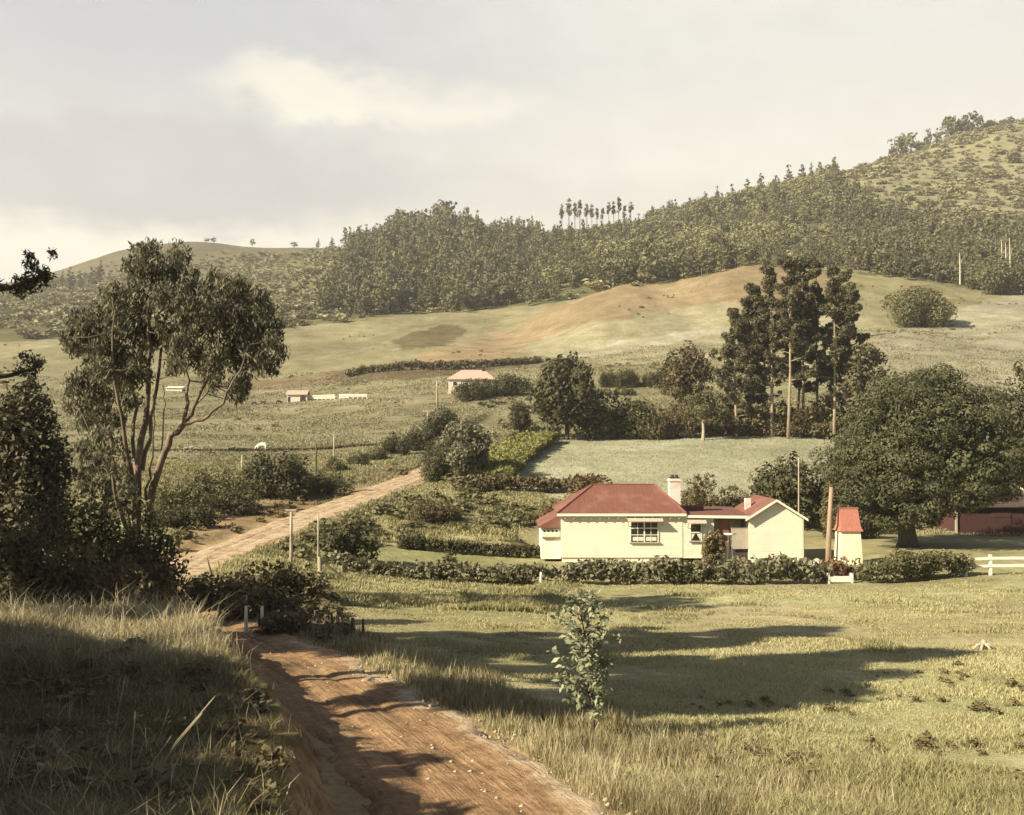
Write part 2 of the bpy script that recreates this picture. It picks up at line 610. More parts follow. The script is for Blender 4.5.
def surf_mat(name, c1, c2, scale=4.0, rough=0.8, stretch=(1, 1, 1), bump=0.15, detail=6.0, spec=0.3, c3=None, scale3=0.6):
    """painted / weathered surface: two colours mixed by fine noise, an optional third by broad noise"""
    m, g = new_mat(name)
    tcn = g.n('ShaderNodeTexCoord')
    mp = g.n('ShaderNodeMapping', inp={'Vector': tcn.outputs['Object'], 'Scale': stretch})
    nz = g.n('ShaderNodeTexNoise', inp={'Vector': mp.outputs[0], 'Scale': scale, 'Detail': detail, 'Roughness': 0.62})
    f = g.n('ShaderNodeMapRange', inp={'Value': nz.outputs[0], 'From Min': 0.33, 'From Max': 0.67}).outputs[0]
    c = g.mix(f, c1, c2)
    if c3:
        n3 = g.n('ShaderNodeTexNoise', inp={'Vector': tcn.outputs['Object'], 'Scale': scale3, 'Detail': 4.0})
        f3 = g.n('ShaderNodeMapRange', inp={'Value': n3.outputs[0], 'From Min': 0.5, 'From Max': 0.7}).outputs[0]
        c = g.mix(f3, c, c3)
    p = g.n('ShaderNodeBsdfPrincipled', inp={'Base Color': c, 'Roughness': rough, 'Specular IOR Level': spec})
    if bump:
        b = g.n('ShaderNodeBump', inp={'Height': nz.outputs[0], 'Strength': bump, 'Distance': 0.05})
        g.link(b.outputs[0], p.inputs['Normal'])
    g.n('ShaderNodeOutputMaterial', inp={'Surface': p.outputs[0]})
    MATS[name] = m
    return m
# ------------------------------------------------------------------ ground sheet
def poly_mask(px, py, Y, poly, y0, y1):
    return inpoly(px, py, poly) & (Y > y0) & (Y < y1)


# soil and plant cover zones: (outline as seen in plan through the valley, depth range, base colour)
FOREST = [(315, 322), (340, 318), (400, 312), (440, 312), (480, 311), (520, 307), (560, 301), (600, 294), (650, 287), (690, 281), (735, 270), (790, 266), (850, 270),
          (900, 279), (945, 284), (990, 292), (1030, 296), (1030, 236), (985, 232), (930, 226), (880, 212), (850, 196), (830, 168),
          (760, 170), (700, 170), (400, 190), (360, 235), (335, 275)]
ZONES = [
    ([(-1500, 345), (0, 342), (130, 335), (285, 328), (400, 315), (480, 310), (560, 302), (640, 287), (740, 268), (850, 268), (960, 282), (1024, 297), (2600, 300), (2600, -400), (-1500, -400)], 380, 5000, (0.145, 0.13, 0.06)),  # scrub hills
    ([(820, 180), (850, 200), (885, 214), (930, 228), (1024, 238), (2600, 240), (2600, -400), (820, -400)], 500, 5000, (0.245, 0.222, 0.12)),    # right scrub hill
    ([(-200, 300), (60, 290), (150, 262), (230, 250), (260, 240), (150, 200), (-200, 250)], 600, 5000, (0.135, 0.115, 0.068)),             # left hilltop
    (FOREST, 440, 1400, (0.115, 0.11, 0.045)),
    ([(395, 372), (430, 352), (480, 340), (520, 325), (560, 300), (590, 288), (640, 285), (700, 278), (735, 264), (775, 262), (830, 275), (830, 300), (700, 310), (600, 322), (520, 352), (440, 376)], 270, 500, (0.265, 0.198, 0.108)),  # orange dry spur
    ([(520, 345), (600, 322), (700, 305), (800, 300), (900, 330), (860, 372), (690, 366), (560, 360)], 230, 480, (0.285, 0.255, 0.15)),
    ([(560, 352), (640, 340), (700, 328), (760, 322), (760, 330), (700, 338), (640, 350), (570, 360)], 230, 480, (0.36, 0.325, 0.22)),  # pale track
    ([(840, 400), (860, 360), (900, 330), (960, 305), (1030, 290), (2600, 300), (2600, 480), (1000, 480)], 150, 430, (0.305, 0.275, 0.18)),   # pale right hill
    ([(820, 262), (900, 280), (1000, 296), (940, 315), (880, 310), (830, 285)], 330, 520, (0.235, 0.21, 0.105)),
    ([(508, 489), (512, 480), (548, 438), (700, 433), (840, 430), (900, 440), (860, 500), (560, 500)], 100, 180, (0.325, 0.315, 0.20)),   # pale green paddock
    ([(225, 384), (300, 376), (340, 370), (400, 366), (430, 360), (440, 366), (380, 376), (300, 386), (230, 394)], 230, 420, (0.19, 0.135, 0.075)),   # brown strip
    ([(330, 372), (400, 372), (470, 366), (540, 358), (545, 363), (470, 373), (400, 380), (330, 388)], 230, 420, (0.13, 0.10, 0.05)),
    ([(250, 402), (440, 388), (450, 395), (440, 402), (250, 414)], 200, 320, (0.27, 0.23, 0.135)),
    ([(395, 340), (440, 325), (470, 330), (440, 348), (400, 352)], 300, 480, (0.13, 0.105, 0.052)),
    ([(380, 545), (530, 543), (540, 566), (350, 570)], 66, 83, (0.275, 0.262, 0.12)),                                                       # lawn
    ([(455, 520), (560, 508), (560, 532), (440, 534)], 83, 108, (0.24, 0.20, 0.115)),                                                      # vegetable patch
    ([(500, 488), (548, 436), (556, 430), (520, 425), (480, 470)], 105, 200, (0.26, 0.27, 0.09)),
    ([(145, 560), (200, 520), (260, 500), (345, 488), (420, 462), (430, 470), (330, 505), (240, 540), (160, 575)], 55, 135, (0.29, 0.20, 0.105)),     # bare bank
    ([(560, 600), (760, 592), (960, 590), (1040, 575), (1040, 582), (960, 600), (760, 604), (600, 606)], 50, 75, (0.36, 0.34, 0.17)),             # worn track in the field
]


def ground_colour(x, y, z):
    px, py = project(x, np.maximum(y, 0.5), z)
    sc = FPX / np.maximum(y, 5)
    jx = px + (N1(x, y, 9, 4) * 4.0) * np.clip(sc, 0.5, 8)
    jy = py + (N2(x, y, 9, 4) * 1.6) * np.clip(sc, 0.5, 3)
    c = np.zeros((len(x), 3))
    c[:] = (0.335, 0.298, 0.152)                                  # meadow
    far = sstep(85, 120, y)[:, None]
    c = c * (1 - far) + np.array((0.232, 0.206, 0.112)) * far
    n = N3(x, y, 14, 4)[:, None]
    near = (y < 80)[:, None]
    c = np.where(near, c + np.clip(n, 0, 1) * np.array((0.06, 0.02, 0.03)) + np.clip(-n, 0, 1) * np.array((-0.06, -0.015, -0.03)), c)
    for poly, y0, y1, k in ZONES:
        m = poly_mask(jx, jy, y, poly, y0, y1)
        c[m] = k
    d, rz, hw = road_near(x, y)
    e = d - hw + 0.5 * N1(x, y, 1.7, 3)
    w = ((1 - sstep(0.0, 1.3, e)) * (y < 140))[:, None]
    c = c * (1 - w) + np.array((0.40, 0.29, 0.15)) * w
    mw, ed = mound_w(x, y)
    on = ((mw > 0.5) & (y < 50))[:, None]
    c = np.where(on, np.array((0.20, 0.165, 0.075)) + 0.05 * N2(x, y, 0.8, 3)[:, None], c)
    bank = ((mw > 0.03) & (mw < 0.93) & (y < 40))[:, None]
    bk = np.array((0.30, 0.19, 0.10)) + np.array((0.20, 0.135, 0.075)) * N1(x * 2, y * 2 + z * 3, 0.5, 5)[:, None]
    c = np.where(bank, bk, c)
    v = 1 + 0.26 * N2(x, y, 30, 5) + 0.14 * N1(x, y, 4, 4) + 0.12 * N3(x, y, 9, 3)
    return np.clip(c * v[:, None], 0.01, 0.9)


gm, g = new_mat('ground_cover')
a = g.n('ShaderNodeAttribute', attribute_name='gcol')
geo = g.n('ShaderNodeNewGeometry')
pos = geo.outputs['Position']
na = g.n('ShaderNodeTexNoise', inp={'Vector': pos, 'Scale': 0.9, 'Detail': 9.0, 'Roughness': 0.68})
nb = g.n('ShaderNodeTexNoise', inp={'Vector': pos, 'Scale': 7.0, 'Detail': 6.0, 'Roughness': 0.7})
nc = g.n('ShaderNodeTexNoise', inp={'Vector': pos, 'Scale': 0.13, 'Detail': 8.0, 'Roughness': 0.65})
fa = g.n('ShaderNodeMapRange', inp={'Value': na.outputs[0], 'From Min': 0.3, 'From Max': 0.7, 'To Min': 0.74, 'To Max': 1.26}).outputs[0]
fb = g.n('ShaderNodeMapRange', inp={'Value': nb.outputs[0], 'From Min': 0.3, 'From Max': 0.7, 'To Min': 0.78, 'To Max': 1.22}).outputs[0]
fc = g.n('ShaderNodeMapRange', inp={'Value': nc.outputs[0], 'From Min': 0.3, 'From Max': 0.7, 'To Min': 0.76, 'To Max': 1.24}).outputs[0]
f = g.m('MULTIPLY', g.m('MULTIPLY', fa, fb), fc)
c = g.mix(1.0, a.outputs['Color'], g.n('ShaderNodeCombineColor', inp={0: f, 1: f, 2: g.m('MULTIPLY', f, g.m('MULTIPLY_ADD', fc, 0.5, 0.5))}).outputs[0], 'MULTIPLY')
hh = g.m('ADD', g.m('MULTIPLY', na.outputs[0], 1.0), g.m('MULTIPLY', nb.outputs[0], 0.25))
bmp = g.n('ShaderNodeBump', inp={'Height': hh, 'Strength': 0.8, 'Distance': 0.22})
p = g.n('ShaderNodeBsdfPrincipled', inp={'Base Color': c, 'Roughness': 0.95, 'Specular IOR Level': 0.1, 'Normal': bmp.outputs[0]})
g.n('ShaderNodeOutputMaterial', inp={'Surface': p.outputs[0]})

cols = np.concatenate([np.arange(-1480, -60, 60.0), np.arange(-60, 1086, 3.5), np.arange(1090, 2560, 60.0)])
lY = np.concatenate([np.linspace(math.log(1.5), math.log(8), 60, endpoint=False), np.linspace(math.log(8), math.log(60), 430, endpoint=False),
                     np.linspace(math.log(60), math.log(1400), 420, endpoint=False), np.linspace(math.log(1400), math.log(3900), 30)])
YY = np.exp(lY)
CC, RR = np.meshgrid(cols, YY)
X = ((CC - 512) / FPX * RR).ravel()
Yv = RR.ravel()
Z = H(X, Yv)
nc_, nr_ = len(cols), len(YY)
# two more rows of ground behind the camera
bx = (cols - 512) / FPX
V = np.stack([X, Yv, Z], 1)
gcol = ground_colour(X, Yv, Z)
back = []
for yb, k in ((-80, 60.0), (-8, 14.0)):
    back.append(np.stack([bx * k, np.full(nc_, float(yb)), np.full(nc_, -4.7) + (-0.0) * bx], 1))
V = np.concatenate(back + [V])
gcol = np.concatenate([np.full((2 * nc_, 3), 0.2) * np.array([1, .85, .4]), gcol])
nr_ += 2
ii = (np.arange(nr_ - 1)[:, None] * nc_ + np.arange(nc_ - 1)[None]).ravel()
F4 = np.stack([ii, ii + 1, ii + nc_ + 1, ii + nc_], 1)
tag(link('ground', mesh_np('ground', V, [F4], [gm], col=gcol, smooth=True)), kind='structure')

# ------------------------------------------------------------------ dirt road sheet
rm, g = new_mat('road_dirt')
a = g.n('ShaderNodeAttribute', attribute_name='gcol')       # x: offset across, y: distance along, z: pale share
sp = g.n('ShaderNodeSeparateColor', inp={0: a.outputs['Color']})
across, along, pale = sp.outputs
geo = g.n('ShaderNodeNewGeometry')
pos = geo.outputs['Position']
cvn = g.n('ShaderNodeCombineXYZ', inp={0: g.m('MULTIPLY', across, 9.0), 1: g.m('MULTIPLY', along, 0.55), 2: 0.0})
ns0 = g.n('ShaderNodeTexNoise', inp={'Vector': cvn.outputs[0], 'Scale': 0.8, 'Detail': 5.0, 'Roughness': 0.6, 'Distortion': 1.2})
nm = g.n('ShaderNodeTexNoise', inp={'Vector': pos, 'Scale': 1.3, 'Detail': 8.0, 'Roughness': 0.7})
nsv = g.m('ADD', g.m('MULTIPLY', ns0.outputs[0], 0.45), g.m('MULTIPLY', nm.outputs[0], 0.55))
nf = g.n('ShaderNodeTexNoise', inp={'Vector': pos, 'Scale': 5.0, 'Detail': 8.0, 'Roughness': 0.7})
nl = g.n('ShaderNodeTexNoise', inp={'Vector': pos, 'Scale': 1.1, 'Detail': 7.0, 'Roughness': 0.7})
col1 = g.ramp(nsv, [(0.36, (0.15, 0.092, 0.050)), (0.46, (0.27, 0.165, 0.085)), (0.55, (0.345, 0.215, 0.112)), (0.66, (0.42, 0.285, 0.16))])
f = g.n('ShaderNodeMapRange', inp={'Value': nf.outputs[0], 'From Min': 0.3, 'From Max': 0.7, 'To Min': 0.72, 'To Max': 1.28}).outputs[0]
col1 = g.mix(1.0, col1, g.n('ShaderNodeCombineColor', inp={0: f, 1: f, 2: f}).outputs[0], 'MULTIPLY')
pf = g.m('ADD', pale, g.m('MULTIPLY_ADD', nl.outputs[0], 1.6, -0.80), clamp=True)
pf = g.n('ShaderNodeMapRange', interpolation_type='SMOOTHSTEP', inp={'Value': pf, 'From Min': 0.35, 'From Max': 0.75}).outputs[0]
palec = g.mix(f, (0.40, 0.295, 0.185), (0.50, 0.385, 0.25))
for ro, rw in ((0.42, 0.10), (-0.55, 0.11), (0.14, 0.07)):
    rd_ = g.m('DIVIDE', g.m('SUBTRACT', g.m('ADD', across, g.m('MULTIPLY_ADD', ns0.outputs[0], 0.3, -0.15)), ro), rw)
    rk = g.m('POWER', 2.718, g.m('MULTIPLY', g.m('MULTIPLY', rd_, rd_), -1.0))
    rk = g.m('MULTIPLY', rk, g.n('ShaderNodeMapRange', inp={'Value': nl.outputs[0], 'From Min': 0.38, 'From Max': 0.6, 'To Min': 0.0, 'To Max': 0.75}).outputs[0])
    col1 = g.mix(rk, col1, (0.15, 0.088, 0.045))
c = g.mix(pf, col1, palec)
bmp = g.n('ShaderNodeBump', inp={'Height': g.m('ADD', nsv, g.m('MULTIPLY', nf.outputs[0], 0.6)), 'Strength': 0.9, 'Distance': 0.12})
p = g.n('ShaderNodeBsdfPrincipled', inp={'Base Color': c, 'Roughness': 0.95, 'Specular IOR Level': 0.1, 'Normal': bmp.outputs[0]})
g.n('ShaderNodeOutputMaterial', inp={'Surface': p.outputs[0]})

rs = np.arange(0, float(np.interp(150, _rp[:, 1][7:], _s[7:])), 0.12)
RC = catmull(_s, _rp, rs)
tx = np.gradient(RC[:, 0])
ty = np.gradient(RC[:, 1])
tl = np.hypot(tx, ty)
nx, ny = ty / tl, -tx / tl          # to the right when walking away from the camera
K = 29
tt = np.linspace(-1, 1, K)
hwL = RC[:, 3] + 0.45 * N1(rs, rs * 0 + 3.3, 2.2, 4) + 0.18 * N2(rs, rs * 0 + 1.3, 0.5, 3)
hwR = RC[:, 3] + 0.1 + 0.7 * N2(rs, rs * 0 + 8.1, 2.0, 5) + 0.25 * N1(rs, rs * 0 + 4.1, 0.6, 3)
off = np.where(tt[None] < 0, tt[None] * hwL[:, None], tt[None] * hwR[:, None])
rx = RC[:, 0:1] + nx[:, None] * off
ry = RC[:, 1:2] + ny[:, None] * off
# wheel ruts
rut = -0.055 * np.exp(-((off - 0.42) / 0.15) ** 2) - 0.055 * np.exp(-((off + 0.55) / 0.16) ** 2) - 0.03 * np.exp(-((off - 0.1) / 0.08) ** 2)
rut = rut * (1 + 0.5 * N2(rx.ravel(), ry.ravel(), 2.5, 3).reshape(rx.shape))
rz = RC[:, 2:3] + 0.012 + rut + 0.035 * N1(rx.ravel(), ry.ravel(), 0.7, 4).reshape(rx.shape) + 0.03
edge = sstep(0.86, 1.0, np.abs(tt))[None]
gz = H(rx.ravel(), ry.ravel()).reshape(rx.shape)
rz = rz * (1 - edge) + (gz - 0.02) * edge
nearp = 1 - sstep(30, 48, ry)
palev = (sstep(0.25, 1.0, tt)[None] * 0.75 * nearp + 0.62 * sstep(50, 62, ry))
rcol = np.stack([off, np.broadcast_to(rs[:, None], off.shape), palev], 2).reshape(-1, 3)
n = len(rs)
ii = (np.arange(n - 1)[:, None] * K + np.arange(K - 1)[None]).ravel()
F4 = np.stack([ii, ii + 1, ii + K + 1, ii + K], 1)
tag(link('dirt_road', mesh_np('dirt_road', np.stack([rx, ry, rz], 2).reshape(-1, 3), [F4], [rm], col=rcol, smooth=True)), kind='structure')
# ------------------------------------------------------------------ foliage generators
def unit(r, n):
    v = r.normal(size=(n, 3))
    return v / np.linalg.norm(v, axis=1, keepdims=True)


def leaf_quads(r, P, Nrm, size, aspect=0.5, droop=0.0, jitter=0.45):
    """rhombic leaves at P facing Nrm"""
    n = len(P)
    T = unit(r, n)
    T[:, 2] -= droop
    T = T - (T * Nrm).sum(1, keepdims=True) * Nrm * (0.0 if droop > 1 else 1.0)
    T /= np.linalg.norm(T, axis=1, keepdims=True) + 1e-9
    B = np.cross(Nrm, T)
    B /= np.linalg.norm(B, axis=1, keepdims=True) + 1e-9
    s = (size * (1 - jitter + 2 * jitter * r.random(n)))[:, None]
    T = T * s
    B = B * s * aspect
    bend = Nrm * s * 0.15
    V = np.stack([P - T, P + B * (0.8 + 0.4 * r.random((n, 1))) + bend, P + T, P - B * (0.8 + 0.4 * r.random((n, 1))) + bend], 1).reshape(-1, 3)
    F = np.arange(4 * n).reshape(n, 4)
    return V, F


def blob_foliage(r, C, R, n, size, out=0.6, aspect=0.5, droop=0.0, shell=0.55, tvar=0.5, up=0.0):
    """leaves filling the outer part of ellipsoid clumps: C (k,3) centres, R (k,3) radii"""
    C = np.asarray(C, float)
    R = np.asarray(R, float)
    if R.ndim == 1:
        R = np.repeat(R[:, None], 3, 1)
    w = (R.prod(1)) ** (2 / 3)
    k = r.choice(len(C), n, p=w / w.sum())
    d = unit(r, n)
    d[:, 2] += up
    d /= np.linalg.norm(d, axis=1, keepdims=True)
    rad = (shell + (1.08 - shell) * r.random(n) ** 0.7)[:, None]
    P = C[k] + d * R[k] * rad
    nr = d * out + unit(r, n) * (1 - out)
    nr /= np.linalg.norm(nr, axis=1, keepdims=True)
    V, F = leaf_quads(r, P, nr, size, aspect, droop)
    bt = r.random(len(C))
    t = np.clip(bt[k] * tvar + r.random(n) * (1 - tvar), 0, 1)
    return V, F, t


class Fol:
    """accumulates foliage and gives one crown mesh"""
    def __init__(self):
        self.V, self.F, self.t, self.n = [], [], [], 0

    def add(self, vft):
        V, F, t = vft
        self.V.append(V)
        self.F.append(F + self.n)
        self.t.append(t)
        self.n += len(V)
        return self

    def mesh(self, name, mat):
        return mesh_np(name, np.concatenate(self.V), [np.concatenate(self.F)], [mat], tint=np.concatenate(self.t))


def ellipsoid_blobs(r, k, cen, rad, br, flat=0.0, surf=0.75):
    """k clump centres spread through an ellipsoid"""
    d = unit(r, k)
    if flat:
        d[:, 2] = np.abs(d[:, 2]) * (1 - flat) + d[:, 2] * flat
    q = (surf + (1 - surf) * r.random(k))[:, None] * (0.35 + 0.65 * r.random(k) ** 0.4)[:, None]
    C = np.array(cen) + d * np.array(rad) * q
    R = br * (0.65 + 0.7 * r.random(k))
    return C, R


# plant materials: dark and light leaf colours
M_GUM = leaf_mat('gum_leaves', (0.060, 0.057, 0.032), (0.215, 0.195, 0.115), 0.22)
M_DOME = leaf_mat('totara_leaves', (0.046, 0.050, 0.021), (0.150, 0.145, 0.064), 0.10)
M_PINE = leaf_mat('pine_needles', (0.058, 0.054, 0.029), (0.185, 0.158, 0.082), 0.12)
M_DARK = leaf_mat('dark_leaves', (0.042, 0.041, 0.018), (0.119, 0.109, 0.046), 0.15)
M_OLIVE = leaf_mat('olive_leaves', (0.091, 0.084, 0.038), (0.231, 0.210, 0.095), 0.2)
M_GREY = leaf_mat('grey_green_leaves', (0.085, 0.080, 0.045), (0.29, 0.265, 0.15), 0.2)
M_LIME = leaf_mat('yellow_green_leaves', (0.149, 0.149, 0.040), (0.310, 0.287, 0.098), 0.25)
M_RED = leaf_mat('reddish_leaves', (0.126, 0.070, 0.039), (0.266, 0.154, 0.084), 0.2)
M_SAP = leaf_mat('sapling_leaves', (0.14, 0.155, 0.065), (0.46, 0.46, 0.29), 0.3)
M_FOR1 = leaf_mat('forest_dark_leaves', (0.088, 0.084, 0.040), (0.205, 0.185, 0.088), 0.12, 0.5)
M_FOR2 = leaf_mat('forest_light_leaves', (0.14, 0.138, 0.058), (0.34, 0.31, 0.145), 0.15, 0.4)
M_SCRUB = leaf_mat('scrub_leaves', (0.205, 0.185, 0.098), (0.315, 0.280, 0.155), 0.15, 0.4)
M_SCRUBD = leaf_mat('brown_scrub_leaves', (0.084, 0.067, 0.031), (0.210, 0.165, 0.077), 0.15, 0.3)
M_BARK = surf_mat('dark_bark', (0.055, 0.042, 0.028), (0.13, 0.10, 0.068), 6, stretch=(1, 1, 0.25), bump=0.6)
M_GBARK = surf_mat('gum_bark', (0.07, 0.05, 0.03), (0.24, 0.185, 0.12), 3.0, stretch=(1, 1, 0.3), bump=0.4)
M_PBARK = surf_mat('pale_pine_bark', (0.24, 0.185, 0.12), (0.40, 0.32, 0.21), 2.0, stretch=(1, 1, 0.2), bump=0.4)
M_WOOD = surf_mat('grey_weathered_wood', (0.30, 0.25, 0.17), (0.46, 0.40, 0.28), 5, stretch=(1, 1, 0.15), bump=0.3)
M_DWOOD = surf_mat('dark_weathered_wood', (0.07, 0.052, 0.032), (0.15, 0.115, 0.075), 5, stretch=(1, 1, 0.15), bump=0.3)


# ------------------------------------------------------------------ mid-size trees and shrubs
def bush_meshes(seed, w, h, mat, dens=1.0, leaf=None, d=None, clump=None, stem=True, lean=0.0, out=0.6, top=1.0, bark=None):
    """a rounded shrub w wide, h high, standing on its own base; returns (stem mesh, crown mesh)"""
    r = np.random.default_rng(seed)
    d = d or w
    k = int(46 + 20 * r.random() + 10 * (w * d * h) ** 0.34)
    br = clump or 0.155 * (w * d * h) ** (1 / 3)
    m = int(r.integers(3, 6))
    Cs, Rs = [], []
    for q in range(m):
        lx = (q / (m - 1) - 0.5) * 0.62 * w + r.normal() * 0.05 * w
        ly = r.normal() * 0.14 * d
        lh = h * (0.62 + 0.38 * r.random()) if q != m // 2 else h
        c_, r_ = ellipsoid_blobs(r, k // m + 4, (lx, ly, lh * 0.44), (w * 0.24, d * 0.30, lh * 0.46), br * (0.7 + 0.5 * r.random()))
        Cs.append(c_)
        Rs.append(r_)
    C = np.concatenate(Cs)
    R = np.concatenate(Rs)
    k = len(C)
    C[:, 2] = np.clip(C[:, 2], br * 0.3, h)
    # a few shoots that break the outline
    e = int(k * 0.35)
    dd = unit(r, e)
    dd[:, 2] = np.abs(dd[:, 2])
    C2 = np.array((0, 0, h * 0.5)) + dd * np.array((w * 0.47, d * 0.47, h * 0.5 * top))
    C = np.concatenate([C, C2])
    R = np.concatenate([R, br * (0.25 + 0.4 * r.random(e))])
    C[:, 0] += lean * C[:, 2]
    leaf = leaf or max(0.031 * (w * h) ** 0.5, 0.085)
    n = int(dens * 2.2 * (w * h * 3.0) / (leaf * leaf))
    n = min(max(n, 900), 20000)
    cm_ = Fol().add(blob_foliage(r, C, R * 1.0, n, leaf, out, 0.5, tvar=0.45)).mesh('crown', mat)
    mb = MB()
    for q in range(5):
        a = r.random() * 6.28
        mb.tube([(0.05 * w * math.cos(a), 0.05 * d * math.sin(a), -0.15), (0.12 * w * math.cos(a), 0.12 * d * math.sin(a), h * 0.3),
                 (0.25 * w * math.cos(a), 0.25 * d * math.sin(a), h * 0.62)], [0.03 * h ** .7, 0.022 * h ** .7, 0.008 * h ** .7], 6)
    return mb.mesh('stem', bark or M_BARK), cm_


def tree_meshes(seed, w, h, mat, bare=0.25, dens=1.0, leaf=None, bark=None, tr=None, blobs=70, crown_shape=(1, 1), fork=6, clump=None, out=0.6, surf=0.75):
    """a tree with a tapered trunk, limbs and a clumpy crown; returns (trunk mesh, crown mesh)"""
    r = np.random.default_rng(seed)
    ch = h * (1 - bare)
    cz = h * bare + ch * 0.5
    br = clump or 0.135 * (w * w * ch) ** (1 / 3)
    C, R = ellipsoid_blobs(r, blobs, (0, 0, cz), (w * 0.40, w * 0.40, ch * 0.43), br, surf=surf)
    e = blobs // 3
    dd = unit(r, e)
    C2 = np.array((0, 0, cz)) + dd * np.array((w * 0.47, w * 0.47, ch * 0.5))
    C = np.concatenate([C, C2])
    R = np.concatenate([R, br * (0.3 + 0.4 * r.random(e))])
    f = np.clip((C[:, 2] - h * bare) / ch, 0, 1)
    taper = crown_shape[0] * (1 - f) + crown_shape[1] * f
    C[:, :2] *= taper[:, None]
    leaf = leaf or 0.028 * (w * h) ** 0.5
    n = min(max(int(dens * 2.4 * (w * ch * 3.0) / (leaf * leaf)), 800), 48000)
    cm_ = Fol().add(blob_foliage(r, C, R, n, leaf, out, 0.5, tvar=0.5)).mesh('crown', mat)
    mb = MB()
    tr = tr or 0.022 * h + 0.05
    pts = [(0, 0, -0.2), (0.01 * h, 0, h * bare * 0.5), (0.0, 0.01 * h, h * bare), (0.02 * w, 0, cz), (0, 0, h * 0.9)]
    mb.tube(pts, [tr * 1.25, tr, tr * 0.85, tr * 0.5, tr * 0.12], 9)
    for q in range(fork):
        j = r.integers(0, len(C))
        z0 = h * bare * 0.9 + r.random() * ch * 0.35
        c = C[j]
        mb.tube([(0, 0, z0), (c[0] * 0.45, c[1] * 0.45, z0 + (c[2] - z0) * 0.35), tuple(c)], [tr * 0.45, tr * 0.3, tr * 0.08], 6)
    return mb.mesh('trunk', bark or M_BARK), cm_


def stand(name, label, cat, loc, parts, group=None, rz=0.0, sc=1.0):
    """an Empty at loc that parents (part name, mesh) pairs"""
    o = empty(name, loc, label, cat, group, rz, sc)
    for pn, me in parts:
        link(pn, me, o)
    return o


def spot(px0, px1, ytop, ybase, Y=None):
    """ground point, width and height of something seen between these pixels; Y: its depth if its foot is hidden"""
    cx = (px0 + px1) / 2
    if Y is None:
        p = ground(cx, ybase)
    else:
        q = at(cx, ybase, Y)
        p = Vector((q.x, Y, h1(q.x, Y)))
    top = at(cx, ytop, p.y).z
    return p, (px1 - px0) * p.y / FPX, top - p.z


def put_bush(name, label, px0, px1, ytop, ybase, mat, Y=None, seed=1, cat='shrub', group=None, **kw):
    p, w, h = spot(px0, px1, ytop, ybase, Y)
    st, cr = bush_meshes(seed, w * 0.97, max(h, 0.4), mat, **kw)
    return stand(name, label, cat, p, [('stem', st), ('crown', cr)], group)


def put_tree(name, label, px0, px1, ytop, ybase, mat, Y=None, seed=1, cat='tree', group=None, **kw):
    p, w, h = spot(px0, px1, ytop, ybase, Y)
    st, cr = tree_meshes(seed, w, h, mat, **kw)
    return stand(name, label, cat, p, [('trunk', st), ('crown', cr)], group)


def hedge(name, label, pix, hh, wd, mat, Ys=None, pts=None, seed=1, leaf=0.16, dens=1.0, clip=False, rag=0.25, cat='hedge'):
    """a hedge following ground points seen at pix"""
    r = np.random.default_rng(seed)
    P = []
    for i, (a, b) in enumerate(pix):
        if pts:
            P.append(Vector((a, b, h1(a, b))))
        elif Ys:
            q = at(a, b, Ys[i])
            P.append(Vector((q.x, Ys[i], h1(q.x, Ys[i]))))
        else:
            P.append(ground(a, b))
    base = P[0].copy()
    P = np.array([tuple(p - base) for p in P])
    L = np.concatenate([[0], np.cumsum(np.linalg.norm(np.diff(P, axis=0), axis=1))])
    tot = L[-1]
    hs = np.atleast_1d(np.array(hh, float))
    k = int(min(tot * wd * hs.mean() / ((0.16 if clip else 0.24) * min(hs.mean(), 2.2)) ** 3 / 3.2, 1800))
    s = r.random(k) * tot
    cx = np.stack([np.interp(s, L, P[:, i]) for i in range(3)], 1)
    tn = np.stack([np.interp(np.clip(s + 0.5, 0, tot), L, P[:, i]) - np.interp(np.clip(s - 0.5, 0, tot), L, P[:, i]) for i in range(3)], 1)
    nn = np.stack([tn[:, 1], -tn[:, 0]], 1)
    nn /= np.linalg.norm(nn, axis=1, keepdims=True) + 1e-9
    hl = np.interp(s / tot, np.linspace(0, 1, len(hs)), hs) if len(hs) > 1 else np.full(k, hs[0])
    if not clip:
        hl = hl * (1 + rag * N1(s + seed * 31, s * 0 + seed, 2.5, 4))
    cx[:, :2] += nn * ((r.random(k) - 0.5) * wd * 0.8)[:, None]
    bR = (0.16 if clip else 0.24) * np.minimum(hl, 2.2) * (0.7 + 0.6 * r.random(k))
    cx[:, 2] += bR + r.random(k) ** 0.8 * np.maximum(hl - 2 * bR, 0.05)
    # follow the ground
    gx = cx[:, 0] + base.x
    gy = cx[:, 1] + base.y
    cx[:, 2] += H(gx, gy) - base.z - np.interp(s, L, P[:, 2])
    n = int(min(dens * 2.2 * tot * (hs.mean() * 2 + wd) / (leaf * leaf), 60000))
    me = Fol().add(blob_foliage(r, cx, bR, n, leaf, 0.5, 0.5, tvar=0.5)).mesh(name, mat)
    o = link(name, me)
    o.location = base
    return tag(o, label, cat)


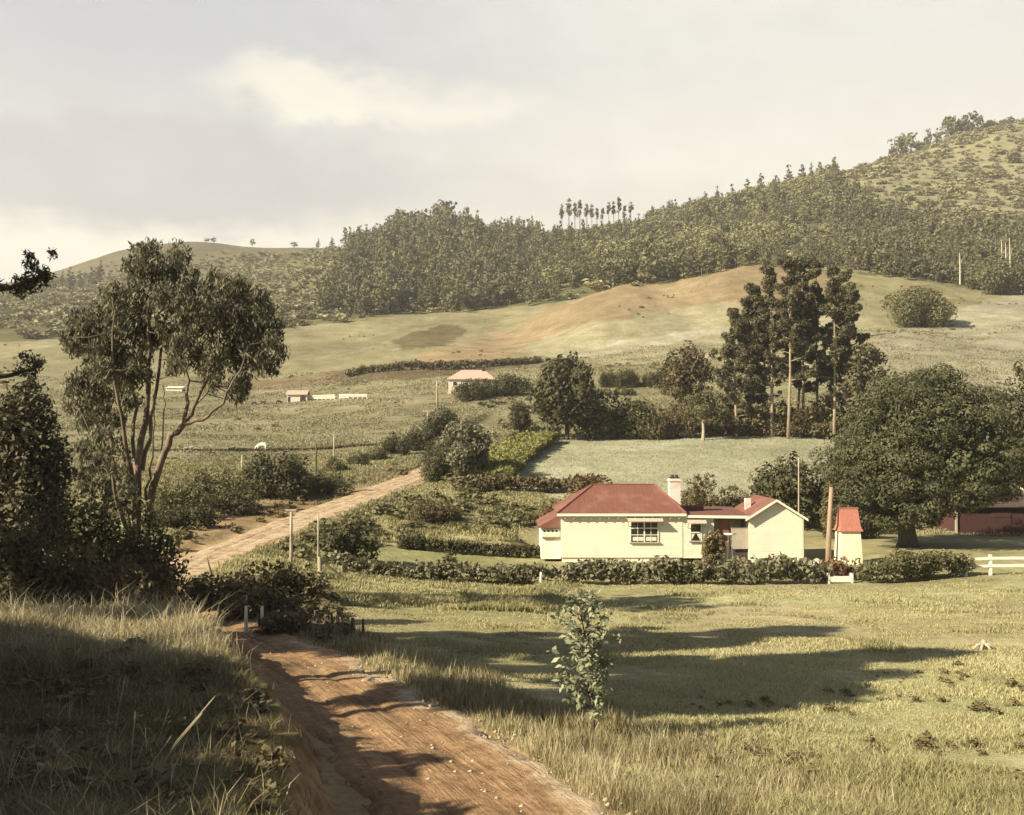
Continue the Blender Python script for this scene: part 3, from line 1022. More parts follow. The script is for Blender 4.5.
# --- the gum tree on the left
def gum_tree():
    r = np.random.default_rng(11)
    Y0 = 47.0
    root = at(134, 604, Y0)
    root.z = h1(root.x, Y0) - 0.1
    o = empty('gum_tree', root, 'tall forked gum tree with drooping leaves at the bend of the dirt road', 'tree')

    def L(px, py, dy=0.0):
        return at(px, py, Y0 + dy) - root
    mb = MB()
    limbs = []

    def limb(pp, r0, r1):
        pts = [L(*q) for q in pp]
        # extra wobble between the knots
        P = np.array([tuple(q) for q in pts])
        s = np.linspace(0, 1, len(P))
        ss = np.linspace(0, 1, len(P) * 3)
        Q = catmull(s, P, ss)
        Q[1:-1] += r.normal(size=(len(ss) - 2, 3)) * 0.05
        rad = r0 + (r1 - r0) * ss ** 0.8
        mb.tube([tuple(q) for q in Q], list(rad * 0.68), 8)
        limbs.append(Q)
    limb([(130, 612), (134, 560), (137, 500), (143, 440), (148, 380), (150, 320), (148, 262, 0.5)], 0.40, 0.05)
    limb([(136, 590), (146, 530), (156, 475, -.5), (170, 440, -1), (184, 424, -1.2)], 0.30, 0.17)
    limb([(184, 424, -1.2), (188, 400, -1.2), (187, 372, -1), (184, 340, -1), (190, 300, -1)], 0.14, 0.03)
    limb([(184, 424, -1.2), (196, 404, -1.6), (210, 372, -2), (218, 345, -2), (224, 310, -2)], 0.15, 0.03)
    limb([(184, 424, -1.2), (205, 417, -2), (222, 402, -2.6), (238, 376, -3), (248, 345, -3)], 0.14, 0.03)
    limb([(132, 560), (122, 500, 1), (110, 440, 1.6), (98, 390, 2), (88, 350, 2)], 0.24, 0.04)
    limb([(134, 520), (128, 460, -1), (118, 400, -1.6), (112, 350, -2), (115, 310, -2)], 0.2, 0.03)
    limb([(139, 500), (134, 430, 1.4), (133, 370, 2), (128, 320, 2)], 0.17, 0.03)
    limb([(142, 470), (152, 410, 1), (160, 360, 1.5), (166, 310, 1.6), (172, 275, 1.6)], 0.17, 0.03)
    limb([(146, 500), (152, 460, -1.2), (153, 420, -1.6), (158, 380, -1.6)], 0.09, 0.02)
    limb([(147, 505), (160, 455, .8), (164, 410, 1), (163, 385, 1)], 0.07, 0.02)
    limb([(130, 540), (112, 480, -1), (95, 440, -1.4), (76, 405, -1.5)], 0.16, 0.03)
    limb([(128, 560), (108, 520, 1), (90, 490, 1.2), (78, 450, 1.4)], 0.14, 0.03)
    limb([(196, 404, -1.6), (206, 395, -1.2), (222, 360, -1.0), (238, 320, -.8)], 0.07, 0.02)
    blobs = [(148, 262, 15), (135, 268, 9), (158, 268, 11), (172, 277, 18), (192, 285, 20), (128, 288, 17), (150, 292, 20), (112, 305, 15), (106, 300, 12), (138, 318, 21), (165, 310, 20),
             (188, 312, 22), (212, 296, 20), (232, 288, 14), (240, 306, 22), (260, 322, 16), (268, 345, 14), (252, 348, 20), (225, 330, 24), (235, 375, 18), (212, 355, 20), (198, 345, 20),
             (180, 345, 17), (92, 322, 17), (72, 335, 12), (82, 352, 16), (100, 345, 18), (112, 372, 18), (92, 385, 18), (78, 390, 11), (120, 405, 15), (100, 418, 17), (84, 425, 12),
             (132, 350, 17), (145, 375, 12), (105, 445, 14), (118, 455, 13), (90, 455, 13), (262, 365, 10), (278, 335, 6), (100, 480, 16), (125, 480, 14), (78, 345, 8), (66, 340, 5), (215, 378, 9), (246, 392, 6), (110, 500, 16), (88, 478, 14),
             (140, 252, 6), (154, 252, 6), (222, 283, 8), (258, 300, 9), (175, 370, 9), (163, 335, 14), (200, 320, 18)]
    C, R = [], []
    sc = Y0 / FPX
    for (bx_, by_, br_) in blobs:
        for q in range(6):
            dyy = r.normal() * 1.6
            c = L(bx_ + r.normal() * br_ * .62, by_ + r.normal() * br_ * .58, dyy)
            C.append(tuple(c))
            R.append((br_ * 0.6 + 5) * sc * (0.30 + 0.62 * r.random() ** 1.3))
            # a twig feeding each clump from the nearest limb
            best = min((tuple(Q[j]) for Q in limbs for j in range(len(Q) // 3, len(Q))), key=lambda p: (p[0] - c.x) ** 2 + (p[1] - c.y) ** 2 + 2 * max(0, p[2] - c.z) ** 2 + (p[2] - c.z) ** 2)
            if q < 3:
                mid = (Vector(best) + c) / 2 + Vector((0, 0, -0.12))
                mb.tube([best, mid, c], [0.03, 0.018, 0.006], 5)
    C = np.array(C)
    R = np.array(R)
    fol = Fol().add(blob_foliage(r, C, np.stack([R, R, R * 1.35], 1), 46000, 0.125, 0.2, 0.27, droop=1.2, shell=0.0, tvar=0.35))
    link('trunk', mb.mesh('trunk', M_GBARK, True), o)
    link('crown', fol.mesh('crown', M_GUM), o)
    return o


gum_tree()


# --- the great round tree right of the house
def dome_tree():
    r = np.random.default_rng(5)
    Y0 = 88.0
    base = at(908, 548, Y0)
    base.z = h1(base.x, Y0)
    o = empty('round_tree', base, 'huge dense dome-shaped evergreen tree right of the small red-topped tower', 'tree')
    sc = Y0 / FPX
    cen = np.array(tuple(at(926, 470, Y0 + 1.5) - base))
    rx, rz = 89 * sc, 103 * sc
    k = 420
    d = unit(r, k * 2)
    d = d[d[:, 2] > -0.45][:k]
    lump = 1 + 0.06 * np.sin(5.1 * d[:, 0] + 3 * d[:, 2]) * np.cos(4.3 * d[:, 1] - 2 * d[:, 2]) + 0.05 * r.normal(size=len(d))
    rad = np.array((rx, rx * 0.95, rz)) * lump[:, None]
    C = cen + d * rad * 0.93
    C[:, 2] = np.where(d[:, 2] < 0, cen[2] + d[:, 2] * rz * 0.95, C[:, 2])
    cpx, cpy = project(C[:, 0] + base.x, C[:, 1] + base.y, C[:, 2] + base.z)
    C = C[~((cpx > 945) & (cpy > 500))]
    # the skirt hangs lower on the near and left side
    R = (0.50 + 0.75 * r.random(len(C)) ** 1.6)
    Rz = R * 0.66
    fol = Fol().add(blob_foliage(r, C, np.stack([R * 1.15, R * 1.15, Rz], 1), 64000, 0.10, 0.78, 0.6, shell=0.86, tvar=0.55, up=0.2))
    C2 = cen + unit(r, 150) * np.array((rx, rx, rz)) * 0.70
    C2[:, 2] = np.maximum(C2[:, 2], cen[2] - 0.35 * rz)
    cpx, cpy = project(C2[:, 0] + base.x, C2[:, 1] + base.y, C2[:, 2] + base.z)
    C2 = C2[~((cpx > 935) & (cpy > 478))]
    fol.add(blob_foliage(r, C2, np.full(len(C2), 1.5), 22000, 0.17, 0.7, 0.6, shell=0.6))
    # lower hanging boughs
    low = [(885, 505, 14), (905, 515, 15), (925, 512, 12), (868, 498, 15), (850, 480, 13), (985, 494, 13), (950, 504, 12), (967, 500, 13), (895, 528, 9), (1004, 488, 12), (940, 514, 10), (862, 512, 11), (876, 522, 10), (932, 520, 9), (846, 500, 10)]
    C3 = np.array([tuple(at(a, b, Y0 - 3.5 + 2 * r.random()) - base) for a, b, c_ in low for q in range(5)]) + r.normal(size=(len(low) * 5, 3)) * 0.35
    R3 = np.array([c_ * sc * 0.62 for a, b, c_ in low for q in range(5)])
    fol.add(blob_foliage(r, C3, R3, 9000, 0.11, 0.7, 0.6, shell=0.7))
    link('crown', fol.mesh('crown', M_DOME), o)
    mb = MB()
    mb.tube([(0, 0, -.3), (0, 0, 0.6), (-0.1, 0.1, 2.0), (0.1, 0.1, 4.0), (0.4, 0.5, 8)], [1.05, 0.75, 0.62, 0.5, 0.25], 11)
    for q in range(11):
        a = q * 0.6 + r.random() * 0.3
        z0 = 1.6 + r.random() * 2
        mb.tube([(0, 0, z0), (1.8 * math.cos(a), 1.8 * math.sin(a), z0 + 1.2), (4.4 * math.cos(a), 4.2 * math.sin(a), z0 + 2.6 + r.random())], [0.34, 0.22, 0.07], 7)
    link('trunk', mb.mesh('trunk', M_BARK, True), o)


dome_tree()


# --- tall pines behind the pale paddock
def tall_pine(seed, h, w, bare, dens=1.0, tr=0.30, whorl=1.0):
    r = np.random.default_rng(seed)
    mb = MB()
    bend = r.normal(size=2) * 0.012 * h
    def axis(t):
        return np.array((bend[0] * math.sin(t * 3), bend[1] * math.sin(t * 2.4), t * h))
    mb.tube([tuple(axis(t) if t > 0 else (0, 0, -.3)) for t in (0, .15, .35, .55, .75, .98)], [tr * 1.25, tr, tr * .85, tr * .62, tr * .4, .04], 8)
    C, R = [], []
    z = bare
    while z < 0.99:
        f = (z - bare) / (1 - bare)
        reach = w * 0.5 * (0.55 + 0.6 * math.sin(min(1, f * 1.1 + 0.25) * math.pi) ** 0.7) * (1 - 0.62 * f ** 1.6)
        for q in range(r.integers(2, 5)):
            a = r.random() * 6.283
            rr = reach * (0.45 + 0.7 * r.random())
            p0 = axis(z)
            rise = (0.35 + 0.75 * f) * rr
            tip = p0 + np.array((math.cos(a) * rr, math.sin(a) * rr, rise))
            mb.tube([tuple(p0), tuple(p0 * .5 + tip * .5 + np.array((0, 0, -.1 * rr))), tuple(tip)], [.09, .06, .02], 5)
            for t in (0.5, 0.78, 1.02):
                C.append(p0 + (tip - p0) * t + r.normal(size=3) * 0.22)
                R.append((0.42 + 0.50 * r.random()) * (0.95 - 0.2 * t) * whorl)
        z += (0.036 + 0.03 * r.random())
    C.append(axis(1.0))
    R.append(0.6)
    # dead snags on the bare trunk
    for q in range(7):
        z0 = bare * (0.45 + 0.5 * r.random())
        a = r.random() * 6.28
        p0 = axis(z0)
        mb.tube([tuple(p0), tuple(p0 + np.array((math.cos(a), math.sin(a), 0.1)) * (0.6 + r.random()))], [.045, .012], 4)
    C = np.array(C)
    R = np.array(R)
    fol = Fol().add(blob_foliage(r, C, np.stack([R, R, R * .95], 1), int(11000 * dens), 0.24, 0.4, 0.34, shell=0.2, tvar=0.6, up=0.25))
    return mb.mesh('trunk', M_PBARK, True), fol.mesh('crown', M_PINE)


PINES = [  # px, top, base, depth, width px, bare share, what sets it apart
    (737, 312, 433, 166, 46, 0.22, 'shortest dark pine at the left edge of the tall pine clump, crown leaning left'),
    (752, 287, 433, 170, 44, 0.22, 'ragged thin pine second from the left in the tall pine clump, sky showing through'),
    (772, 268, 433, 166, 46, 0.50, 'pine with the long bare pale trunk on the left of the tall pine clump'),
    (788, 260, 434, 164, 46, 0.45, 'tall pine with thick bare trunk near the middle of the tall pine clump'),
    (803, 259, 433, 170, 46, 0.36, 'tallest pine of the clump behind the pale paddock'),
    (818, 264, 433, 173, 40, 0.34, 'slender pine just right of the tallest one in the clump'),
    (834, 268, 433, 165, 42, 0.50, 'pine with a bare straight trunk on the right of the tall pine clump'),
    (764, 300, 433, 173, 38, 0.30, 'short slim pine behind the bare trunk on the left of the clump'),
    (796, 280, 433, 175, 38, 0.40, 'slim pine half hidden between the two tallest pines'),
    (843, 292, 433, 174, 40, 0.30, 'shorter pine half hidden near the right end of the tall clump'),
    (850, 272, 433, 170, 44, 0.32, 'full-crowned pine beside the right end of the tall pine clump'),
]
for i, (px, top, base, Y, wp, bare, lab) in enumerate(PINES):
    p, w, h = spot(px - wp / 2, px + wp / 2, top, base, Y)
    tr, cr = tall_pine(100 + i, h, w * 1.1, bare * 0.72, dens=1.25, tr=0.23 if i in (2, 3, 6) else 0.2, whorl=1.0 if i < 8 else 0.9)
    stand('pine_tree', lab, 'pine', p, [('trunk', tr), ('crown', cr)], 'tall pines behind the pale paddock')

# --- other trees and shrubs of the valley
put_tree('pine_tree', 'low spreading dark pine at the right end of the clump, above the round tree', 838, 894, 338, 428, M_PINE, Y=163, seed=120, cat='pine', bare=0.12, blobs=60, dens=0.8)
for i, (x0, x1, t_, b, m, lab) in enumerate([(706, 736, 398, 438, M_DARK, 'dark bush at the foot of the leftmost tall pine'), (734, 766, 404, 438, M_SCRUBD, 'brown bush below the ragged pine'),
                                            (762, 790, 396, 436, M_OLIVE, 'pale olive bush between the bare pine trunks'), (790, 822, 400, 436, M_SCRUBD, 'brown bush at the feet of the middle pines'),
                                            (816, 842, 388, 434, M_OLIVE, 'pale olive bush between the right pine trunks'), (836, 868, 396, 434, M_DARK, 'dark bush below the low spreading pine')]):
    put_bush('pine_undergrowth', lab, x0, x1, t_, b, m, Y=168, seed=130 + i, leaf=0.3)
put_tree('shade_tree', 'big dark spreading tree at the top left corner of the pale paddock', 523, 610, 353, 449, M_DARK, Y=163, seed=21, bare=0.10, blobs=100, dens=1.1, crown_shape=(1.05, 0.62))
put_bush('dark_thicket', 'very dark low thicket right of the big spreading tree, above the paddock', 582, 648, 396, 446, M_DARK, Y=164, seed=22, d=7, cat='thicket')
put_bush('mixed_thicket', 'olive thicket along the paddock edge between the dark thicket and the white-stemmed tree', 640, 700, 408, 441, M_SCRUBD, Y=164, seed=23, d=6, cat='thicket')
put_tree('white_stemmed_tree', 'slim pale green tree with a white stem at the top edge of the paddock', 684, 722, 385, 440, M_OLIVE, Y=161, seed=24, bare=0.38, blobs=44, dens=0.45, bark=M_WOOD, tr=0.22)
put_tree('reddish_tree', 'rounded brownish-red tree left of the tall pines', 662, 714, 346, 415, M_SCRUBD, Y=190, seed=25, bare=0.12, blobs=70, dens=0.8)
for i, (x0, x1, t, b, lab) in enumerate([(600, 615, 370, 386, 'leftmost small round shrub on the slope above the big spreading tree'), (614, 637, 368, 385, 'largest small round shrub above the dark thicket'),
                                         (643, 657, 372, 387, 'small round shrub alone on the slope below the pale track'), (655, 674, 367, 386, 'small round shrub touching the reddish tree')]):
    put_bush('round_shrub', lab, x0, x1, t, b, M_DARK, Y=243, seed=30 + i, group='small round shrubs on the slope')
put_tree('roadside_tree', 'bushy grey-green tree where the far dirt road disappears', 432, 500, 420, 492, M_GREY, Y=118, seed=41, bare=0.06, blobs=90, dens=1.0, crown_shape=(1.0, 0.7))
put_bush('roadside_bush', 'dark bush at the left foot of the grey-green roadside tree', 424, 452, 444, 482, M_DARK, Y=117, seed=42)
put_bush('dark_shelter_tree', 'dark rounded tree in front of the far farmhouse wall', 456, 494, 379, 416, M_DARK, Y=232, seed=43, cat='tree')
put_bush('dark_shelter_tree', 'wide dark shelter trees right of the far farmhouse', 482, 532, 375, 412, M_DARK, Y=236, seed=44, d=9, cat='tree')
put_tree('small_garden_tree', 'small dark tree left of the big spreading tree on the green bank', 508, 532, 402, 438, M_DARK, Y=165, seed=45, bare=0.15, blobs=90)
for i, (x0, x1, t, b, Y, lab) in enumerate([(424, 460, 407, 438, 172, 'large dark bush topmost in the row beside the far road'), (404, 434, 425, 452, 156, 'second large dark bush from the top of the row beside the far road'),
                                            (384, 408, 432, 455, 150, 'middle dark bush of the row beside the far road'), (366, 386, 446, 462, 145, 'small bush low in the row beside the far road'),
                                            (345, 366, 452, 470, 138, 'pale small bush above the white-topped fence post'), (326, 345, 456, 474, 130, 'lowest small upright bush of the row near the dark post')]):
    put_bush('row_bush', lab, x0, x1, t, b, M_DARK if i < 3 else M_OLIVE, Y=Y, seed=50 + i, group='row of bushes beside the far road')
put_bush('broad_bush', 'broad dark bush left of the far road near the fence post', 246, 317, 453, 502, M_DARK, Y=105, seed=60)
put_bush('roadside_shrub', 'grey-green round shrub at the right foot of the broad dark bush', 308, 352, 470, 500, M_OLIVE, Y=108, seed=61)
put_bush('pale_topped_bush', 'rounded olive bush between the gum tree and the broad dark bush', 190, 248, 466, 514, M_OLIVE, Y=96, seed=62)
put_bush('roadside_shrub', 'low dark shrub below the olive bush at the edge of the bare bank', 205, 262, 490, 520, M_DARK, Y=92, seed=63, d=3)
put_bush('roadside_shrub', 'low shrub just right of the gum tree trunks', 150, 208, 480, 530, M_OLIVE, Y=88, seed=64)
put_bush('roadside_shrub', 'long low dark shrub at the edge of the bare bank behind the gum tree', 140, 215, 505, 545, M_DARK, Y=80, seed=65, d=3)
put_bush('garden_bush', 'dark upright bush between the dirt road and the lawn', 328, 372, 520, 572, M_DARK, Y=74, seed=66, leaf=0.16)
put_bush('garden_bush', 'small dark bush at the left end of the clipped hedge', 398, 424, 530, 552, M_DARK, Y=82, seed=67)
put_bush('garden_bush', 'brown-green bushes above the left end of the clipped hedge', 410, 458, 500, 537, M_SCRUBD, Y=92, seed=68)
put_bush('lawn_shrub', 'small spiky shrub standing on the lawn', 442, 458, 551, 568, M_OLIVE, Y=73, seed=69, leaf=0.10)
put_bush('conical_shrub', 'dark brown conical shrub before the porch of the farmhouse', 703, 725, 529, 562, M_SCRUBD, Y=76.5, seed=70, leaf=0.12, dens=1.4)
put_bush('red_shrub', 'reddish shrubs showing over the left end of the farmhouse roof', 566, 622, 475, 512, M_RED, Y=95, seed=71, d=2.5, leaf=0.16)
put_bush('red_shrub', 'reddish shrub behind the porch wing at the left end of the house', 540, 570, 500, 545, M_RED, Y=93, seed=72)
put_bush('house_shrub', 'dark shrub behind the white chimney', 680, 726, 475, 520, M_SCRUBD, Y=96, seed=73, d=3)
put_bush('house_shrub', 'low olive shrub behind the skillion roof right of the chimney', 716, 752, 487, 522, M_SCRUBD, Y=97, seed=74)
put_bush('house_tree', 'dark leafy tree behind the gabled wing and the thin pole', 752, 842, 458, 535, M_DARK, Y=100, seed=75, d=6, cat='tree', leaf=0.22)
put_bush('red_shrub', 'brownish shrub growing up the timber pole beside the small tower', 822, 842, 462, 520, M_SCRUBD, Y=94, seed=76, d=1.5)
put_bush('pale_bush', 'round pale olive bush alone on the upper right hillside', 884, 946, 285, 340, M_OLIVE, Y=345, seed=77, leaf=0.42, dens=1.6, top=.8)
put_bush('hill_bush', 'dark bush at the edge of the pasture below the forest at the far right', 980, 1014, 258, 295, M_FOR1, Y=430, seed=78, leaf=0.5)
put_bush('hill_bush', 'small dark bush beside the pale dead trunk on the right hillside', 966, 986, 262, 288, M_FOR1, Y=440, seed=79, leaf=0.45)
put_bush('hill_bush', 'small bush on the pasture edge left of the pale dead trunk', 896, 914, 262, 280, M_FOR1, Y=455, seed=80, leaf=0.45)
put_bush('edge_tree', 'dark tree cut off by the right edge of the view, behind the round tree', 1004, 1050, 362, 432, M_DARK, Y=125, seed=81, cat='tree')
put_bush('pale_shrub', 'pale grey shrub behind the small red-topped tower', 853, 880, 516, 536, M_GREY, Y=96, seed=83)
put_bush('red_flower_bush', 'reddish bush of flowers above the white planter box', 822, 856, 557, 583, M_RED, Y=71.5, seed=84, leaf=0.11, d=1.2)

hedge('leafy_hedge', 'long leafy front hedge between the farmhouse and the meadow', [(332, 588), (400, 588), (470, 588), (545, 588), (620, 587), (700, 586), (770, 585), (826, 584)],
      [1.1, 1.15, 1.2, 1.5, 1.7, 1.65, 1.75, 1.5], 1.6, M_GREY, Ys=[70, 70, 70, 70, 70, 70, 70, 70.5], seed=3, leaf=0.16, dens=0.9, rag=0.4)
hedge('leafy_hedge', 'dense dark hedge between the planter box and the white rail fence', [(852, 584), (900, 583), (966, 581)], [1.5, 1.85, 1.75], 2.2, M_OLIVE, Ys=[70.5, 71, 72], seed=4, leaf=0.12)
hedge('clipped_hedge', 'dark clipped hedge with a flat top behind the lawn', [(402, 549), (470, 548), (542, 547)], [1.0], 1.1, M_DARK, Ys=[82, 82, 82], seed=5, leaf=0.10, clip=True)
hedge('garden_hedge', 'rough dark hedge along the foot of the pale paddock left of the house', [(455, 512), (520, 505), (600, 498)], [1.9, 1.7, 1.5], 2.2, M_SCRUBD, Ys=[108, 108, 108], seed=6, leaf=0.18)
hedge('bank_hedge', 'dark hedge running up the left side of the pale paddock', [(500, 492), (525, 470), (552, 442)], [1.7, 1.6, 1.8], 1.6, M_LIME, Ys=[113, 133, 160], seed=7, leaf=0.2)
hedge('bank_hedge', 'yellow-green bank of foliage left of the paddock hedge', [(480, 486), (510, 458), (545, 432)], [1.6, 1.7, 1.4], 6.0, M_LIME, Ys=[116, 138, 168], seed=8, leaf=0.24)
hedge('paddock_hedge', 'dark undergrowth along the feet of the tall pines', [(690, 441), (740, 438), (800, 437), (858, 434)], [2.6, 3.0, 2.4, 3.2], 4.0, M_SCRUBD, Ys=[166, 167, 167, 167], seed=9, leaf=0.26)
hedge('scrub_line', 'low dark scrubby line crossing the far left pasture behind the white cow', [(150, 452), (230, 452.5), (330, 452), (385, 448)], [.35, .5, .45, .4], .8, M_SCRUBD, Ys=[163, 163, 164, 168], seed=12, leaf=.14, cat='scrub line')
hedge('ridge_hedge', 'long dark hedge line crossing the far pasture above the farmhouse', [(345, 383), (400, 377), (455, 370), (540, 360)], [2.2, 2.8, 2.8, 2.0], 3.0, M_SCRUBD, Ys=[312, 316, 322, 330], seed=10, leaf=0.35)

# --- the dark plants on the left, in front of the road's bend
put_tree('dark_tree', 'very dark feathery tree at the left edge of the view', -40, 74, 376, 612, M_PINE, Y=37, seed=90, bare=0.08, blobs=130, leaf=0.10, crown_shape=(1.1, 0.55), dens=0.9, out=0.35)
for i, (x0, x1, t, b, Y, m, lab) in enumerate([(40, 118, 470, 610, 42, M_DARK, 'dark tall shrub between the left edge tree and the gum trunk'), (84, 168, 500, 618, 44, M_DARK, 'dark shrub hiding the foot of the gum tree'),
                                               (-20, 60, 520, 615, 33, M_DARK, 'dark low shrub on the crest at the left edge'), (55, 110, 545, 616, 34, M_SCRUBD, 'brownish shrub behind the pale grass of the mound'),
                                               (110, 168, 555, 615, 38, M_SCRUBD, 'small brown shrub at the right foot of the gum tree')]):
    put_bush('mound_shrub', lab, x0, x1, t, b, m, Y=Y, seed=91 + i, leaf=0.10, dens=1.1, out=0.4)
for i, (x0, x1, t, b, Y, lab) in enumerate([(232, 326, 562, 640, 49, 'large dark scrub bush on the bank between the two road bends'), (176, 262, 574, 640, 46, 'brown scrub bush left of the large one on the bank'),
                                            (255, 322, 612, 682, 36, 'dark brown scrub bush at the road edge in front of the fence posts'), (222, 302, 586, 660, 41, 'low brown scrub bush beside the two white marker posts')]):
    put_bush('bank_bush', lab, x0, x1, t, b, M_SCRUBD, Y=Y, seed=110 + i, leaf=0.10, dens=0.8, out=0.3)


# --- the leafy sapling in the verge
def sapling():
    r = np.random.default_rng(8)
    p = ground(593, 741)
    o = empty('sapling', p, 'slender pale-leaved young tree standing in the long grass right of the road', 'sapling')
    s = p.y / FPX
    mb = MB()
    top = Vector(((579 - 593) * s, 0.1, (741 - 602) * s))
    stem = [Vector((0, 0, -.1)), Vector((0.02, 0, 0.5)), Vector((-0.06, 0.02, 1.3)), Vector((-0.14, 0.05, 2.0)), top]
    mb.tube(stem, [.035, .03, .024, .016, .006], 7)
    P, Nn = [], []
    for q in range(64):
        t = 0.17 + 0.83 * r.random()
        zz = t * top.z
        ax = Vector((top.x * t, 0.05 * t, zz))
        a = r.random() * 6.28
        reach = (0.78 - 0.35 * abs(t - 0.45)) * (0.35 + 0.65 * r.random()) * (0.72 if t > .85 else 1)
        tip = ax + Vector((math.cos(a) * reach, math.sin(a) * reach, reach * (0.25 + 0.6 * r.random())))
        mb.tube([ax, (ax + tip) / 2 + Vector((0, 0, .03)), tip], [.010, .007, .003], 4)
        for j in range(15):
            u = 0.35 + 0.75 * r.random()
            P.append(np.array(ax.lerp(tip, u)) + r.normal(size=3) * 0.055)
            nn = np.array((r.normal() * .6, r.normal() * .6 - .4, 0.7 + r.random() * .4))
            Nn.append(nn / np.linalg.norm(nn))
    V, F = leaf_quads(r, np.array(P), np.array(Nn), 0.078, 0.46, 0.5, 0.4)
    link('stem', mb.mesh('stem', M_BARK, True), o)
    link('leaves', mesh_np('leaves', V, [F], [M_SAP], tint=r.random(len(F))), o)


sapling()
# ------------------------------------------------------------------ forest and scrub on the hills
def far_template(seed, kind):
    """a distant tree about one unit high: few, clump-sized leaf faces"""
    r = np.random.default_rng(seed)
    if kind == 'conifer':
        C, R = [], []
        for z in np.linspace(0.16, 0.97, 13):
            q = (1 - z) * 0.20 + 0.03
            for k in range(3):
                a = r.random() * 6.28
                C.append((q * .6 * math.cos(a), q * .6 * math.sin(a), z))
                R.append((q * 0.6, q * 0.6, 0.055))
        V, F, t = blob_foliage(r, np.array(C), np.array(R), 200, 0.052, 0.55, 0.5, shell=0.4)
    elif kind == 'bare_pine':
        C, R = [], []
        for k in range(12):
            z = 0.55 + 0.42 * r.random()
            a = r.random() * 6.28
            q = 0.10 * (1.15 - z)
            C.append((q * math.cos(a), q * math.sin(a), z))
            R.append((0.06, 0.06, 0.05))
        V, F, t = blob_foliage(r, np.array(C), np.array(R), 150, 0.045, 0.5, 0.5, shell=0.3)
    elif kind == 'round':
        C, R = ellipsoid_blobs(r, 22, (0, 0, 0.60), (0.27, 0.27, 0.36), 0.115)
        V, F, t = blob_foliage(r, C, R, 230, 0.055, 0.65, 0.6, shell=0.5)
    else:   # scrub
        C, R = ellipsoid_blobs(r, 12, (0, 0, 0.45), (0.45, 0.45, 0.42), 0.26)
        V, F, t = blob_foliage(r, C, R, 70, 0.15, 0.65, 0.6, shell=0.5)
    nf = len(F)
    mb = MB()
    if kind != 'scrub':
        mb.tube([(0, 0, -.08), (0, 0, .4), (0, 0, .85)], [.020, .015, .004], 4)
        tv = np.array(mb.v)
        tf = np.array([f[:4] for f in mb.f if len(f) == 4][:8])
        F = np.concatenate([F, tf + len(V)])
        V = np.concatenate([V, tv])
        t = np.concatenate([t, np.full(len(tf), 0.5)])
    mi = np.concatenate([np.zeros(nf, int), np.ones(len(F) - nf, int)])
    return V, F, t, mi


TPL = {k: [far_template(300 + 10 * j + i, k) for i in range(4)] for j, k in enumerate(('conifer', 'bare_pine', 'round', 'scrub'))}
M_FTRUNK = surf_mat('far_trunk', (0.12, 0.09, 0.06), (0.24, 0.19, 0.13), 0.8, bump=0)


def forest_mask(px, py, Y):
    j = N1(px, py, 22, 3) * 4
    return inpoly(px, py + j, FOREST) & (Y > 440) & (Y < 1060)


def merged(name, kinds, P, hts, wid, mats, seed, label=None):
    """many small plants, too many to count, as one mesh"""
    r = np.random.default_rng(seed)
    Vs, Fs, ts, ms, n = [], [], [], [], 0
    for i in range(len(P)):
        V, F, t, mi = TPL[kinds[i]][r.integers(0, 4)]
        a = r.random() * 6.283
        ca, sa = math.cos(a), math.sin(a)
        s, w = hts[i], hts[i] * wid[i]
        Vs.append(np.stack([(V[:, 0] * ca - V[:, 1] * sa) * w, (V[:, 0] * sa + V[:, 1] * ca) * w, V[:, 2] * s], 1) + P[i])
        Fs.append(F + n)
        ts.append(np.clip(t * 0.55 + 0.45 * r.random(), 0, 1))
        ms.append(mi)
        n += len(V)
    me = mesh_np(name, np.concatenate(Vs), [np.concatenate(Fs)], mats, tint=np.concatenate(ts), mat_idx=np.concatenate(ms))
    return tag(link(name, me), kind='stuff')


r = np.random.default_rng(77)
# candidate sites, evenly spread over the hillside
sites = []
for Yr in np.exp(np.linspace(math.log(445), math.log(1060), 95)):
    step = 5.6 * (0.75 + 0.55 * Yr / 700)
    xs = np.arange(-0.53 * Yr, 0.56 * Yr, step)
    sites.append(np.stack([xs + r.normal(size=len(xs)) * step * .6, Yr * (1 + r.normal(size=len(xs)) * 0.012)], 1))
S = np.concatenate(sites)
sz = H(S[:, 0], S[:, 1])
spx, spy = project(S[:, 0], S[:, 1], sz)
fm = forest_mask(spx, spy, S[:, 1])
gap = N2(S[:, 0], S[:, 1], 38, 3)
fm &= ~((gap < -0.34) & (S[:, 1] > 470))                       # clearings
fm &= ~((spx > 538) & (spx < 646) & (S[:, 1] > 800))           # bare crest under the thin pines
fx, fy, fz, fpx, fpy = S[fm, 0], S[fm, 1], sz[fm], spx[fm], spy[fm]
# stands of conifers and of broad pale trees
lightn = N2(fx, fy, 110, 3) + 0.5 * sstep(480, 620, fpx) - 0.5 * sstep(230, 150, fpy * 0 + fpx * 0)
lightn = lightn + 0.60 * ((fpx > 520) & (fpx < 830)) - 0.5 * ((fpx < 470)) - 0.6 * (fpx > 835)
base_edge = np.interp(fpx, [p[0] for p in FOREST[:18]], [p[1] for p in FOREST[:18]])
lightn = lightn - 0.7 * sstep(26, 4, base_edge - fpy)
light = lightn + 0.35 * r.normal(size=len(fx)) > 0.30
order = np.argsort(fy + 25 * r.random(len(fx)))
stand_h = 0.95 + 0.55 * N3(fx, fy, 55, 3) + 0.35 * ((fpx > 380) & (fpx < 478)) * sstep(560, 700, fy) - 0.12 * ((fpx > 520) & (fpx < 840))
front = order[:235]                                # the nearest trees, each an object of its own
rest = order[235:]
far_meshes = {}
